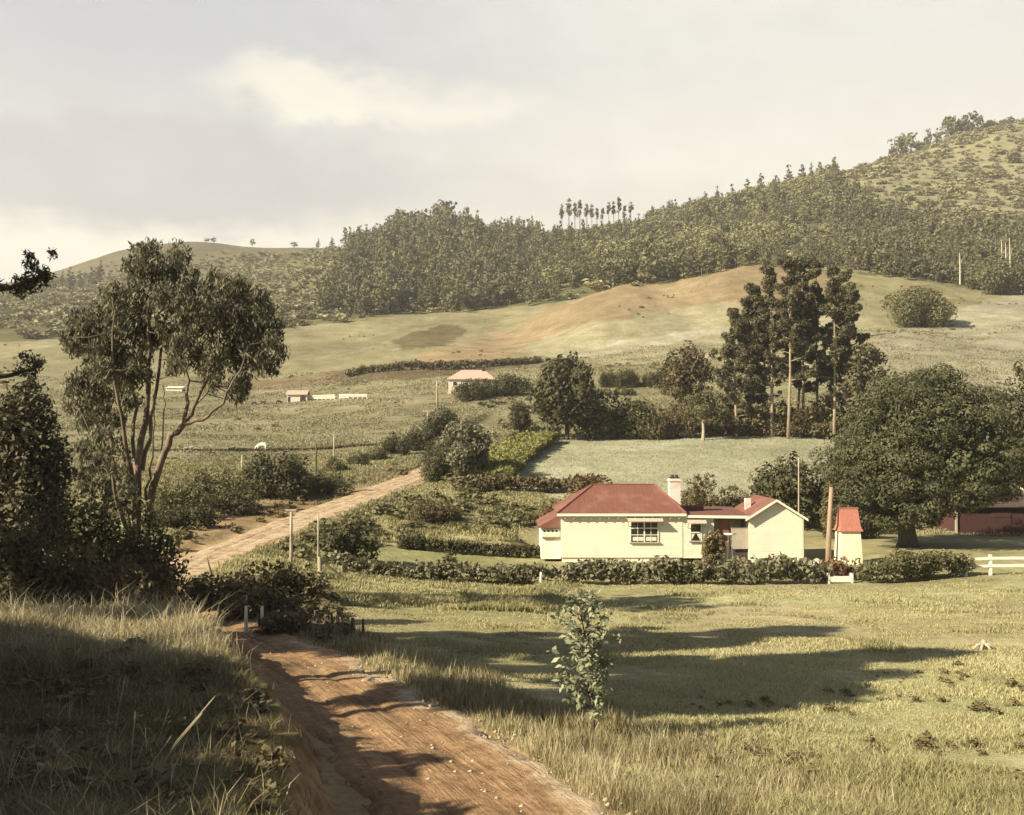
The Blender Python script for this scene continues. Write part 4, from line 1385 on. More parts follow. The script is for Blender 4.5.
for k, mat in (('conifer', M_FOR1), ('round', M_FOR2), ('round_dark', M_FOR1)):
    far_meshes[k] = [mesh_np('forest_tree', t[0], [t[1]], [mat, M_FTRUNK], tint=t[2], mat_idx=t[3]) for t in TPL[k.split('_')[0]]]
for i in front:
    if light[i]:
        k, ht, lab, nm = 'round', 8 + 7 * r.random() ** 1.5, 'pale green broad-crowned tree in the front ranks of the hillside forest', 'forest_tree'
    elif r.random() < 0.7:
        k, ht, lab, nm = 'conifer', 11 + 10 * r.random(), 'dark pointed conifer in the front ranks of the hillside forest', 'forest_conifer'
    else:
        k, ht, lab, nm = 'round_dark', 7 + 8 * r.random(), 'dark round-crowned tree in the front ranks of the hillside forest', 'forest_tree'
    o = link(nm, far_meshes[k][r.integers(0, 4)])
    o.location = (fx[i], fy[i], fz[i] - 0.3)
    o.rotation_euler = (0, 0, r.random() * 6.28)
    ht *= max(stand_h[i], .5)
    w = ht * (1.15 + 0.4 * r.random()) * (1.0 if k != 'conifer' else 0.8)
    o.scale = (w, w, ht)
    tag(o, lab, 'tree', {'round': 'pale trees in the front ranks of the forest', 'conifer': 'dark conifers in the front ranks of the forest', 'round_dark': 'dark round trees in the front ranks of the forest'}[k])
Ld = [i for i in rest if not light[i]]
Ll = [i for i in rest if light[i]]
Pd = np.stack([fx[Ld], fy[Ld], fz[Ld] - .3], 1)
kd = np.where(r.random(len(Ld)) < 0.68, 'conifer', 'round')
merged('dark_forest', kd, Pd, np.maximum(stand_h[Ld], .45) * np.where(kd == 'conifer', 10 + 10 * r.random(len(Ld)) ** 1.6, 7 + 7 * r.random(len(Ld)) ** 1.6), (1.2 + 0.4 * r.random(len(Ld))) * np.where(kd == 'conifer', .72, 1.0), [M_FOR1, M_FTRUNK], 5)
Pl = np.stack([fx[Ll], fy[Ll], fz[Ll] - .3], 1)
merged('pale_forest', np.full(len(Ll), 'round'), Pl, np.maximum(stand_h[Ll], .45) * (7 + 7 * r.random(len(Ll)) ** 1.5), 1.2 + 0.4 * r.random(len(Ll)), [M_FOR2, M_FTRUNK], 6)

# scrub on the rest of the hills
hillm = inpoly(spx, spy + N2(spx, spy, 20, 3) * 3, ZONES[0][0]) & ~fm & (S[:, 1] > 430) & (spx > -60) & (spx < 1090)
hx, hy, hz = S[hillm, 0], S[hillm, 1], sz[hillm]
hp = spx[hillm]
keep = r.random(len(hx)) < np.where(hp > 800, 0.95, 0.55 + 0.6 * np.clip(N3(hx, hy, 50, 3), -0.6, 1))
bare_top = inpoly(spx[hillm], spy[hillm], [(-200, 300), (40, 285), (150, 262), (250, 252), (260, 230), (-200, 220)])
keep &= ~(bare_top & (r.random(len(hx)) < 0.45))
hx, hy, hz, hp = hx[keep], hy[keep], hz[keep], hp[keep]
Ps = np.stack([hx, hy, hz - 0.2], 1)
hs_ = (1.6 + 3.0 * r.random(len(hx)) ** 2) * np.where(hp > 800, 0.95, 1.0)
brown = N1(hx, hy, 60, 3) + 0.3 * r.normal(size=len(hx)) > 0.15
gi = np.where(~brown | (hp > 800))[0]
bi = np.where(brown & (hp <= 800))[0]
merged('hill_scrub', np.full(len(gi), 'scrub'), Ps[gi], hs_[gi] * 1.25, 1.7 + 0.7 * r.random(len(gi)), [M_SCRUB, M_FTRUNK], 8)
merged('brown_hill_scrub', np.full(len(bi), 'scrub'), Ps[bi], hs_[bi], 1.3 + 0.5 * r.random(len(bi)), [M_SCRUBD, M_FTRUNK], 9)


def crest_depth(px):
    """depth at which the skyline of the terrain stands in this column"""
    Y = np.linspace(500, 1500, 400)
    a, _ = ray(px, 300)
    zz = H(float(a) * Y, Y)
    return float(Y[np.argmax(zz / Y)])


sky_meshes = {
    'bare': [mesh_np('skyline_pine', t[0], [t[1]], [M_SCRUBD, M_FTRUNK], tint=t[2], mat_idx=t[3]) for t in TPL['bare_pine']],
    'conifer': [mesh_np('skyline_conifer', t[0], [t[1]], [M_FOR1, M_FTRUNK], tint=t[2], mat_idx=t[3]) for t in TPL['conifer']],
    'round': [mesh_np('skyline_tree', t[0], [t[1]], [M_FOR1, M_FTRUNK], tint=t[2], mat_idx=t[3]) for t in TPL['round']],
}


def skyline(name, kind, lst, lab, group, back=0.0):
    for i, (px, hpx, wf) in enumerate(lst):
        Y = crest_depth(px) - 8 + back
        a, _ = ray(px, 300)
        x = float(a) * Y
        o = link(name, sky_meshes[kind][i % 4])
        hh = hpx * Y / FPX * (1.15 if px > 890 else 1.0)
        o.location = (x, Y, h1(x, Y) - 0.4 - (0.22 * hh if px > 890 else 0))
        o.scale = (hh * wf, hh * wf, hh)
        o.rotation_euler = (0, 0, i * 1.7)
        tag(o, lab, 'tree', group)


skyline('skyline_pine', 'bare', [(562, 32, .8), (569, 36, .9), (575, 31, .8), (580, 33, .9), (587, 29, 1.0), (592, 27, .9), (597, 23, .9), (603, 22, 1.1), (609, 28, .9), (614, 27, .8), (619, 31, .9), (625, 22, 1.0), (631, 25, 1.1)],
        'thin bare-trunked pine of the gappy row on the middle of the skyline', 'thin pines on the middle skyline')
skyline('skyline_conifer', 'conifer', [(318, 10, 1.4), (332, 12, 1.5), (345, 22, 1.3), (354, 14, 1.2), (361, 18, 1.1), (371, 15, 1.3), (380, 20, 1.2), (388, 26, 1.3), (472, 22, 1.3), (480, 10, 1.5), (653, 18, 1.4), (664, 17, 1.5), (676, 19, 1.4), (690, 19, 1.4), (706, 22, 1.3), (718, 20, 1.4), (733, 22, 1.3), (748, 24, 1.4), (762, 26, 1.3), (776, 22, 1.4), (790, 26, 1.3), (803, 24, 1.4), (818, 16, 1.5)],
        'dark pointed conifer standing along the skyline of the forest', 'conifers along the forest skyline')
skyline('skyline_tree', 'round', [(394, 34, .9), (402, 36, 1.0), (411, 33, .9), (420, 36, 1.1), (430, 38, .9), (440, 44, .9), (448, 42, .9), (456, 30, 1.1), (466, 22, 1.2)],
        'tall dark tree of the dense clump on the left part of the skyline', 'tall clump on the left skyline')
skyline('skyline_tree', 'round', [(896, 26, .8), (904, 27, .7), (912, 24, 1.0), (921, 12, 1.3), (930, 22, .6), (938, 14, 1.0), (950, 27, 1.0), (957, 25, 1.1), (968, 23, 1.0), (976, 24, 1.0), (992, 8, 1.6), (1012, 8, 1.8)],
        'dark round tree on the crest of the right hilltop', 'trees on the right hilltop')
skyline('skyline_tree', 'round', [(206, 5, 2.2), (213, 6, 2.0), (252, 9, 1.1), (294, 7, 1.8)],
        'tiny dark tree on the crest of the left hill', 'tiny trees on the left hilltop')
for i, (px, py, hpx) in enumerate([(62, 288, 17), (70, 288, 22), (80, 288, 18), (92, 286, 22), (100, 284, 24), (54, 290, 12)]):
    p = ground(px, py, 300)
    o = link('slope_conifer', sky_meshes['conifer'][i % 4])
    hh = hpx * p.y / FPX
    o.location = p - Vector((0, 0, .4))
    o.scale = (hh * 1.3, hh * 1.3, hh)
    tag(o, 'dark conifer in the small row low on the left hill, left of the gum tree', 'tree', 'small conifer row on the left hill')

# pale dead trunks at the forest edge
M_DEAD = surf_mat('bleached_wood', (0.42, 0.37, 0.27), (0.55, 0.50, 0.38), 2, stretch=(1, 1, .3), bump=0.2)
for px, top, base, lab in [(960, 253, 276, 'single pale dead trunk at the foot of the forest on the right'), (1002, 240, 262, 'leftmost of three pale dead trunks at the far right forest edge'),
                           (1006, 243, 263, 'middle one of three pale dead trunks at the far right forest edge'), (1010, 238, 264, 'rightmost of three pale dead trunks at the far right forest edge')                       ]:
    p, w, h = spot(px - 2, px + 2, top, base, 452 if px > 900 else 500)
    mb = MB()
    mb.tube([(0, 0, -.5), (.1, 0, h * .5), (-.1, 0, h)], [.42, .32, .15], 7)
    mb.tube([(.1, 0, h * .6), (1.0, 0, h * .8)], [.15, .05], 5)
    o = mb.build('dead_trunk', M_DEAD)
    o.location = p
    tag(o, lab, 'dead tree', 'pale dead trunks at the forest edge')
# ------------------------------------------------------------------ the farmhouse
M_WALL = surf_mat('cream_weatherboard', (0.72, 0.66, 0.48), (0.77, 0.715, 0.535), 3.0, stretch=(.4, .4, 6), bump=0.1, c3=(0.69, 0.625, 0.46), scale3=0.9)
M_TRIM = surf_mat('cream_trim', (0.74, 0.69, 0.52), (0.80, 0.75, 0.58), 3.0, bump=0.05)
M_ROOF = surf_mat('red_iron_roof', (0.165, 0.066, 0.044), (0.215, 0.088, 0.060), 1.4, stretch=(9, 0.4, .4), bump=0.25, c3=(0.235, 0.118, 0.083), scale3=0.9, rough=0.7)
M_ROOFD = surf_mat('brown_iron_roof', (0.14, 0.062, 0.045), (0.20, 0.09, 0.062), 1.4, stretch=(9, .4, .4), bump=0.2)
M_BRICK = surf_mat('whitewashed_brick', (0.66, 0.55, 0.46), (0.76, 0.66, 0.55), 8, bump=0.2, c3=(0.60, 0.42, 0.34), scale3=1.4)
M_GLASS = surf_mat('dark_glass', (0.022, 0.018, 0.012), (0.035, 0.03, 0.02), 1, rough=0.12, bump=0, spec=0.5)
M_HOOD = surf_mat('grey_hood_paint', (0.40, 0.335, 0.255), (0.48, 0.41, 0.31), 3, bump=0.05)
M_OLIVEP = surf_mat('olive_sill_paint', (0.22, 0.19, 0.055), (0.28, 0.24, 0.08), 3, bump=0.05)
M_DOOR = surf_mat('red_brown_door', (0.20, 0.085, 0.052), (0.25, 0.11, 0.07), 3, stretch=(4, 1, .3), bump=0.1)
M_BEIGE = surf_mat('beige_panel', (0.40, 0.335, 0.245), (0.46, 0.39, 0.29), 3, bump=0.05)
M_CURT = surf_mat('white_curtain', (0.62, 0.58, 0.46), (0.70, 0.66, 0.54), 5, stretch=(6, 1, 1), bump=0.2)
M_DIRTD = surf_mat('dark_underfloor', (0.05, 0.04, 0.03), (0.07, 0.055, 0.04), 3, bump=0)
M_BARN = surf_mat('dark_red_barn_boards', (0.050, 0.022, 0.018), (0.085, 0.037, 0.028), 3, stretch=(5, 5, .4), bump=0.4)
M_BARNR = surf_mat('dull_brown_barn_roof', (0.06, 0.042, 0.033), (0.10, 0.072, 0.055), 2, stretch=(5, .5, .5), bump=0.2)
M_TOWER = surf_mat('cream_tower_boards', (0.70, 0.66, 0.44), (0.76, 0.72, 0.50), 3, stretch=(1, 1, 5), bump=0.1)
M_TILE = surf_mat('rosy_tile_roof', (0.36, 0.125, 0.085), (0.46, 0.185, 0.125), 7, bump=0.4, c3=(0.40, 0.17, 0.12))
M_WHITEP = surf_mat('white_paint', (0.70, 0.66, 0.52), (0.78, 0.74, 0.60), 4, bump=0.1)
M_FARW = surf_mat('pale_far_wall', (0.62, 0.54, 0.42), (0.68, 0.60, 0.47), 1, bump=0)
M_FARR = surf_mat('pale_pink_roof', (0.50, 0.335, 0.255), (0.56, 0.38, 0.29), 0.8, stretch=(4, .5, .5), bump=0)

OZ = PAD[4]
O = Vector((0, 79.0, OZ))
house = empty('farmhouse', O + Vector((9.0, 0, 0)), 'cream weatherboard farmhouse with red hip roof and white chimney behind the leafy front hedge', 'house')


def hp(mb, name, mat, parent=None, **kw):
    """a house part: coordinates given as x, depth from the front wall, height above the pad"""
    mb.v = [(x - (9.0 if (parent is None) else 0) - (9.0 if parent is not None else 0), y, z) for x, y, z in mb.v]
    return mb.build(name, mat, parent if parent is not None else house, **kw)


# main walls (weatherboards as fine laps), porch wing and kitchen
def boards(mb, x0, x1, y0, y1, z0, z1, lap=0.16):
    """a walled block whose four sides are lapped boards"""
    z = z0
    while z < z1 - 1e-3:
        t = min(z + lap, z1)
        o1, o2 = 0.022, 0.0
        mb.add([(x0 - o1, y0 - o1, z), (x1 + o1, y0 - o1, z), (x1 + o1, y1 + o1, z), (x0 - o1, y1 + o1, z), (x0 - o2, y0 - o2, t), (x1 + o2, y0 - o2, t), (x1 + o2, y1 + o2, t), (x0 - o2, y1 + o2, t)],
               [(0, 1, 5, 4), (1, 2, 6, 5), (2, 3, 7, 6), (3, 0, 4, 7), (0, 3, 2, 1)])
        z = t
    mb.add([(x0, y0, z1), (x1, y0, z1), (x1, y1, z1), (x0, y1, z1)], [(0, 1, 2, 3)])


mb = MB(); boards(mb, 3.52, 12.2, 0, 7, 0.35, 3.48); hp(mb, 'wall', M_WALL)
mb = MB(); mb.box(3.60, 12.1, 0.08, 6.9, -0.5, 0.37); hp(mb, 'foundation', M_WALL)
mb = MB(); boards(mb, 12.23, 14.45, 0.03, 6.0, 0.3, 3.30); hp(mb, 'kitchen_wall', M_WALL)
mb = MB(); boards(mb, 14.48, 16.9, 2.2, 6.0, 0.3, 3.36); hp(mb, 'porch_back_wall', M_WALL)
mb = MB(); boards(mb, 2.12, 3.49, 0.45, 6.6, 0.2, 2.50); hp(mb, 'porch_wing', M_TRIM)


def solid_roof(mb, top, th=0.10):
    """top: list of polygons; adds an underside th lower and the rim"""
    for poly in top:
        n = len(poly)
        vs = list(poly) + [(x, y, z - th) for x, y, z in poly]
        fs = [tuple(range(n)), tuple(range(2 * n - 1, n - 1, -1))] + [(i, n + i, n + (i + 1) % n, (i + 1) % n) for i in range(n)]
        mb.add(vs, fs)


ea, rz_ = 3.52, 5.40
xl, xr, yf, yb = 3.22, 12.45, -0.32, 7.3
r0, r1, ym = 6.05, 10.70, 3.5
mb = MB()
solid_roof(mb, [[(xl, yf, ea), (xr, yf, ea), (r1, ym, rz_), (r0, ym, rz_)], [(xr, yf, ea), (xr, yb, ea), (r1, ym, rz_)],
                [(xr, yb, ea), (xl, yb, ea), (r0, ym, rz_), (r1, ym, rz_)], [(xl, yb, ea), (xl, yf, ea), (r0, ym, rz_)]], 0.07)
roof = hp(mb, 'roof', M_ROOF)
mb = MB()
for a, b in (((r0, ym, rz_), (r1, ym, rz_)), ((xl, yf, ea), (r0, ym, rz_)), ((xr, yf, ea), (r1, ym, rz_)), ((xl, yb, ea), (r0, ym, rz_))):
    mb.tube([Vector(a) + Vector((0, 0, .02)), Vector(b) + Vector((0, 0, .02))], [.07, .07], 6)
hp(mb, 'ridge_cap', M_ROOF, roof)
mb = MB(); mb.box(xl, xr, yf - 0.03, yf - 0.003, ea - 0.20, ea - 0.02); mb.box(xl, xr, yf, -0.03, ea - 0.22, ea - 0.19); hp(mb, 'eave_board', M_TRIM)
for i in range(14):
    mb = MB(); x = 3.75 + i * 0.625; mb.box(x, x + 0.09, -0.26, -0.024, ea - 0.40, ea - 0.225); hp(mb, 'eave_bracket', M_HOOD)
# porch wing roof: a skillion that continues the hip on the left
mb = MB(); solid_roof(mb, [[(1.88, 0.15, 2.52), (3.50, 0.15, 3.42), (3.50, 6.9, 3.42), (1.88, 6.9, 2.52)]], 0.08)
mb.add([(1.88, .15, 2.44), (3.5, .15, 2.44), (3.5, .15, 3.34)], [(0, 1, 2)])
hp(mb, 'porch_roof', M_ROOF)
# porch windows
mb = MB(); mb.box(2.20, 3.42, 0.36, 0.425, 1.80, 2.36); pw = hp(mb, 'porch_window', M_TRIM)
mb = MB()
for i in range(4):
    mb.box(2.27 + i * .29, 2.40 + i * .29, 0.345, 0.357, 2.14, 2.28)
hp(mb, 'pane', M_GLASS, pw)
mb = MB(); mb.box(2.18, 3.46, 0.28, 0.42, 1.70, 1.785); hp(mb, 'sill', M_OLIVEP, pw)
# chimney
mb = MB(); mb.box(11.55, 12.35, 1.75, 2.6, 3.6, 5.92); mb.box(11.49, 12.41, 1.69, 2.66, 5.72, 5.84); ch = hp(mb, 'chimney', M_BRICK)
mb = MB(); mb.box(11.60, 12.30, 1.80, 2.55, 5.925, 6.02); mb.tube([(11.8, 2.1, 6.02), (11.8, 2.1, 6.2)], [.13, .12], 8); mb.tube([(12.1, 2.1, 6.02), (12.1, 2.1, 6.2)], [.13, .12], 8); hp(mb, 'chimney_pot', M_DIRTD, ch)


def window(x0, x1, z0, z1, cols, rows, y=-0.0, curtain=False):
    mb = MB()
    fr = 0.075
    mb.box(x0 - fr, x1 + fr, y - 0.075, y - 0.026, z1, z1 + fr)
    mb.box(x0 - fr, x0, y - 0.075, y - 0.026, z0, z1)
    mb.box(x1, x1 + fr, y - 0.075, y - 0.026, z0, z1)
    for i in range(1, cols):
        xx = x0 + (x1 - x0) * i / cols
        wd = 0.10 if i == cols // 2 and cols > 1 else 0.03
        mb.box(xx - wd / 2, xx + wd / 2, y - 0.068, y - 0.03, z0, z1)
    for zf, wd in rows:
        zz = z0 + (z1 - z0) * zf
        mb.box(x0, x1, y - 0.064, y - 0.034, zz - wd / 2, zz + wd / 2)
    w = hp(mb, 'window', M_TRIM)
    mb = MB(); mb.box(x0 + .001, x1 - .001, y - 0.040, y - 0.027, z0 + .001, z1 - .001); hp(mb, 'pane', M_GLASS, w)
    mb = MB(); mb.box(x0 - 0.14, x1 + 0.14, y - 0.17, y - 0.026, z0 - 0.08, z0 - 0.003); hp(mb, 'sill', M_HOOD, w)
    # sloping hood on two brackets
    mb = MB()
    xa, xb = x0 - 0.28, x1 + 0.34
    mb.add([(xa, y - .03, z1 + .42), (xb, y - .03, z1 + .42), (xb, y - .62, z1 + .13), (xa, y - .62, z1 + .13), (xa, y - .03, z1 + .37), (xb, y - .03, z1 + .37), (xb, y - .62, z1 + .08), (xa, y - .62, z1 + .08)],
           [(0, 3, 2, 1), (4, 5, 6, 7), (0, 1, 5, 4), (1, 2, 6, 5), (2, 3, 7, 6), (3, 0, 4, 7)])
    for xx in (xa + .06, xb - .06):
        mb.bar((xx, y - .55, z1 + .08), (xx, y - .05, z1 - .25), .05)
    hp(mb, 'hood', M_HOOD, w)
    if curtain:
        mb = MB()
        yy = y - .046
        mb.add([(x0 + .02, yy, z0 + (z1 - z0) * .42), (x0 + .3, yy, z0 + (z1 - z0) * .42), (x0 + .04, yy - .004, z0 + .02)], [(0, 1, 2)])
        mb.add([(x1 - .02, yy, z0 + (z1 - z0) * .42), (x1 - .3, yy, z0 + (z1 - z0) * .42), (x1 - .04, yy - .004, z0 + .02)], [(0, 1, 2)])
        hp(mb, 'curtain', M_CURT, w)
    else:
        mb = MB()
        for k in range(2):
            xa = x0 + (x1 - x0) * k / 2 + .12
            mb.box(xa, xa + .75, y - .046, y - .043, z0 + .08, z0 + .36)
        hp(mb, 'curtain', M_CURT, w)
    return w


window(8.52, 10.42, 1.46, 2.86, 4, [(0.36, .05), (0.70, .07)])
window(12.80, 13.52, 1.55, 2.72, 1, [(0.50, .08)], y=0.03, curtain=True)
# skillion roof over kitchen and porch
mb = MB(); solid_roof(mb, [[(12.10, -0.25, 3.40), (17.0, -0.25, 3.34), (17.0, 6.2, 3.60), (12.10, 6.2, 3.66)]], 0.09); hp(mb, 'skillion_roof', M_ROOFD)
mb = MB(); mb.add([(12.46, -0.28, 3.39), (17.0, -0.28, 3.34), (17.0, -0.28, 3.14), (12.46, -0.28, 3.20), (12.46, -0.254, 3.39), (17.0, -0.254, 3.34), (17.0, -0.254, 3.14), (12.46, -0.254, 3.20)],
                  [(0, 3, 2, 1), (4, 5, 6, 7), (0, 1, 5, 4), (1, 2, 6, 5), (2, 3, 7, 6), (3, 0, 4, 7)]); hp(mb, 'fascia', M_TRIM)
mb = MB(); mb.box(12.6, 14.3, 3.2, 3.5, 3.5, 3.86); hp(mb, 'roof_vent', M_ROOFD)
# porch: dark floor, red-brown door standing open, beige panel
mb = MB(); mb.box(14.5, 16.93, 0.3, 2.15, -0.3, 0.9); hp(mb, 'porch_floor', M_DIRTD)
mb = MB(); mb.box(14.92, 15.68, 0.42, 0.47, 0.95, 3.10); dr = hp(mb, 'door', M_DOOR)
mb = MB(); mb.box(14.98, 15.62, 0.395, 0.415, 1.05, 1.75); mb.box(14.98, 15.62, 0.395, 0.415, 1.9, 3.0); hp(mb, 'door_panel', M_DOOR, dr)
mb = MB(); mb.box(15.72, 16.92, 0.08, 0.14, 0.95, 2.40); mb.box(15.70, 16.92, 0.06, 0.16, 2.405, 2.45); hp(mb, 'porch_panel', M_BEIGE)
# gabled wing
gx0, gx1, gm_ = 16.97, 20.75, 18.86
mb = MB(); boards(mb, gx0, gx1, -0.12, 6.2, 0.0, 3.20)
mb.add([(gx0, -0.12, 3.2), (gx1, -0.12, 3.2), (gm_, -0.12, 4.38), (gx0, 6.2, 3.2), (gx1, 6.2, 3.2), (gm_, 6.2, 4.38)], [(0, 1, 2), (5, 4, 3), (0, 2, 5, 3), (1, 4, 5, 2)])
mb.box(gx0 + .1, gx1 - .1, -0.02, 6.1, -0.5, 0.02)
hp(mb, 'wing_wall', M_WALL)
mb = MB(); solid_roof(mb, [[(gx0 - .32, -.5, 3.14), (gm_, -.5, 4.52), (gm_, 6.5, 4.52), (gx0 - .32, 6.5, 3.14)], [(gm_, -.5, 4.52), (gx1 + .32, -.5, 3.14), (gx1 + .32, 6.5, 3.14), (gm_, 6.5, 4.52)]], 0.07)
wr = hp(mb, 'wing_roof', M_ROOF)
mb = MB()
for s in (-1, 1):
    e = gx0 - .34 if s < 0 else gx1 + .34
    mb.add([(e, -.53, 3.13), (gm_, -.53, 4.53), (gm_, -.53, 4.36), (e, -.53, 2.96), (e, -.503, 3.13), (gm_, -.503, 4.53), (gm_, -.503, 4.36), (e, -.503, 2.96)],
           [(0, 1, 2, 3), (7, 6, 5, 4), (0, 4, 5, 1), (3, 2, 6, 7), (0, 3, 7, 4)])
hp(mb, 'barge_board', M_TRIM)
mb = MB(); mb.box(17.35, 17.75, 2.9, 3.3, 3.3, 4.42); hp(mb, 'wing_chimney', M_BRICK)
mb = MB(); mb.tube([(gx1 + .06, -0.2, 0), (gx1 + .06, -.2, 3.1)], [.05, .05], 6); hp(mb, 'downpipe', M_HOOD)

# white garden stand before the porch
p = Vector((15.2, 77.0, h1(15.2, 77.0)))
o = empty('garden_stand', p, 'small white garden stand with a flat top in front of the red-brown porch door', 'garden stand')
mb = MB(); mb.tube([(0, 0, 2.10), (0, 0, 2.14), (0, 0, 2.24)], [.20, .40, .42], 14); mb.build('top', M_WHITEP, o, True)
for s in (-1, 1):
    mb = MB(); mb.bar((s * .22, 0, -.1), (s * .08, 0, 2.12), .09); mb.build('leg', M_WHITEP, o)

# small tower with the red roof
tp = Vector((23.85, 78.3, h1(23.85, 78.3)))
o = empty('small_tower', tp, 'narrow cream tower with a steep rosy red roof beside the leaning timber pole', 'outbuilding')
zt = -6.40 - tp.z
zr = -4.86 - tp.z


def frust(mb, w0, d0, z0, w1, d1, z1, yo=0.0):
    mb.add([(-w0, -d0, z0), (w0, -d0, z0), (w0, d0, z0), (-w0, d0, z0), (-w1, -d1 + yo, z1), (w1, -d1 + yo, z1), (w1, d1 + yo, z1), (-w1, d1 + yo, z1)],
           [(3, 2, 1, 0), (4, 5, 6, 7), (0, 1, 5, 4), (1, 2, 6, 5), (2, 3, 7, 6), (3, 0, 4, 7)])


mb = MB(); frust(mb, .80, .8, -.2, .68, .68, zt); mb.build('wall', M_TOWER, o)
mb = MB(); frust(mb, .84, .84, zt - .02, .70, .66, zt + .32); frust(mb, .70, .66, zt + .322, .65, .16, zr)
mb.build('roof', M_TILE, o)
mb = MB(); mb.box(-.70, .70, -.20, .20, zr + .002, zr + .07); mb.build('ridge_board', M_TILE, o)

# dark red barn in the shade of the round tree
bz = h1(45, 104)
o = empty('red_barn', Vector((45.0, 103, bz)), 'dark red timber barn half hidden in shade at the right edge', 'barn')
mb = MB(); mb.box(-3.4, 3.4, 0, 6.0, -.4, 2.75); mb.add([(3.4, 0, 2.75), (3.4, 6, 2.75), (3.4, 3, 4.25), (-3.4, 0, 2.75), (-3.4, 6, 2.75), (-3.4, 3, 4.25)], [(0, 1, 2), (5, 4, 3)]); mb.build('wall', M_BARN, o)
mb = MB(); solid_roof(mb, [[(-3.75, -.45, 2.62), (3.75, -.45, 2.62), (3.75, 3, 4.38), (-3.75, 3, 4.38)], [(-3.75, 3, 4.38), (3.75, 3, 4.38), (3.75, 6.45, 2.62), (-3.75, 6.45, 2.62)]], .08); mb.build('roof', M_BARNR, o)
mb = MB(); mb.bar((3.80, -.48, 2.62), (3.80, 3, 4.40), .08, .2); mb.build('barge_board', M_WHITEP, o)
mb = MB(); mb.box(-3.62, -3.44, -.14, .04, -.3, 2.72); mb.build('corner_post', M_WOOD, o)
mb = MB(); mb.box(-.2, 1.6, -.06, -.005, -.1, 2.1); d_ = mb.build('door', M_BARN, o)
mb = MB(); mb.box(-.1, 1.5, -.09, -.062, .4, .55); mb.box(-.1, 1.5, -.09, -.062, 1.6, 1.75); mb.build('cleat', M_BARN, d_)

# white rail fence right of the hedge
fa, fb = Vector((29.4, 71.5, 0)), Vector((37.5, 71.0, 0))
o = empty('rail_fence', Vector((29.4, 71.5, h1(29.4, 71.5))), 'white two-rail fence running right from the end of the dark hedge', 'fence')
def fz_(t):
    q = fa.lerp(fb, t)
    return Vector((q.x - 29.4, q.y - 71.5, h1(q.x, q.y) - o.location.z))
for t in (0.0, .19, .62, 1.0):
    q = fz_(t); mb = MB(); mb.box(q.x - .08, q.x + .08, q.y - .08, q.y + .08, q.z - .2, q.z + 1.32); mb.build('post', M_WHITEP, o)
for hh_ in (.62, 1.10):
    for a, b in ((0, .19), (.19, .62), (.62, 1.0)):
        mb = MB(); mb.bar(fz_(a) + Vector((0, -.1, hh_)), fz_(b) + Vector((0, -.1, hh_)), .05, .17); mb.build('rail', M_WHITEP, o)

# planter box at the gap in the hedge
p = ground(842, 584); p.y = 70.2; p.z = h1(p.x, p.y)
o = empty('planter_box', p, 'low white planter box under the reddish flower bush at the hedge gap', 'planter')
mb = MB(); mb.box(-.68, .68, -.2, -.15, .08, .42); mb.build('front_board', M_WHITEP, o)
mb = MB(); mb.box(-.68, .68, .15, .2, .08, .42); mb.build('back_board', M_WHITEP, o)
mb = MB(); mb.box(-.63, .63, -.14, .14, .1, .36); mb.build('soil', M_DIRTD, o)
for s in (-1, 1):
    mb = MB(); mb.box(s * .74 - .05, s * .74 + .05, -.22, .22, -.1, .62); mb.build('end_board', M_WHITEP, o)

# ------------------------------------------------------------------ the far farm
fz = h1(-9.6, 250)
p = Vector((-9.4, 252, 0)); p.z = h1(p.x, p.y)
top = at(470, 369, 252).z - p.z
o = empty('far_farmhouse', p, 'distant pale farmhouse with a pink roof half hidden by dark trees', 'house')
wh = max(top - 2.3, 1.8)
mb = MB(); mb.box(-5.2, 5.2, 0, 7.5, -2, wh); mb.build('wall', M_FARW, o)
mb = MB(); solid_roof(mb, [[(-5.6, -.4, wh), (5.6, -.4, wh), (3.0, 3.8, top), (-2.4, 3.8, top)], [(5.6, -.4, wh), (5.6, 7.9, wh), (3, 3.8, top)], [(5.6, 7.9, wh), (-5.6, 7.9, wh), (-2.4, 3.8, top), (3, 3.8, top)], [(-5.6, 7.9, wh), (-5.6, -.4, wh), (-2.4, 3.8, top)]], .12)
rf = mb.build('roof', M_FARR, o)
mb = MB(); mb.box(2.4, 3.1, 3.2, 3.9, top - .8, top + .8); mb.build('chimney', M_BARN, rf)
mb = MB(); mb.box(-4.2, -3.2, -.06, -.01, wh - 1.6, wh - .5); w_ = mb.build('window', M_TRIM, o)
mb = MB(); mb.box(-4.1, -3.3, -.09, -.062, wh - 1.5, wh - .6); mb.build('pane', M_GLASS, w_)
p = ground(297, 402, 200)
s = p.y / FPX
o = empty('far_shed', p, 'small pale pink shed with a dark open side in the far left pasture', 'shed')
mb = MB(); mb.box(-10 * s, 3 * s, 0, 14 * s, -.5, 8 * s); mb.box(3 * s, 10 * s, 8 * s, 14 * s, -.5, 8 * s); mb.bar((9.5 * s, .2, -.3), (9.5 * s, .2, 7.5 * s), .3); mb.build('wall', M_FARW, o)
mb = MB(); solid_roof(mb, [[(-11 * s, -.4, 7.6 * s), (10.6 * s, -.4, 7.6 * s), (10.6 * s, 7 * s, 12 * s), (-11 * s, 7 * s, 12 * s)], [(-11 * s, 7 * s, 12 * s), (10.6 * s, 7 * s, 12 * s), (10.6 * s, 14.6 * s, 7.6 * s), (-11 * s, 14.6 * s, 7.6 * s)]], .1); mb.build('roof', M_FARR, o)
mb = MB(); mb.box(-9.3 * s, -6.8 * s, -.06, -.01, 0, 5 * s); mb.build('door', M_DIRTD, o)
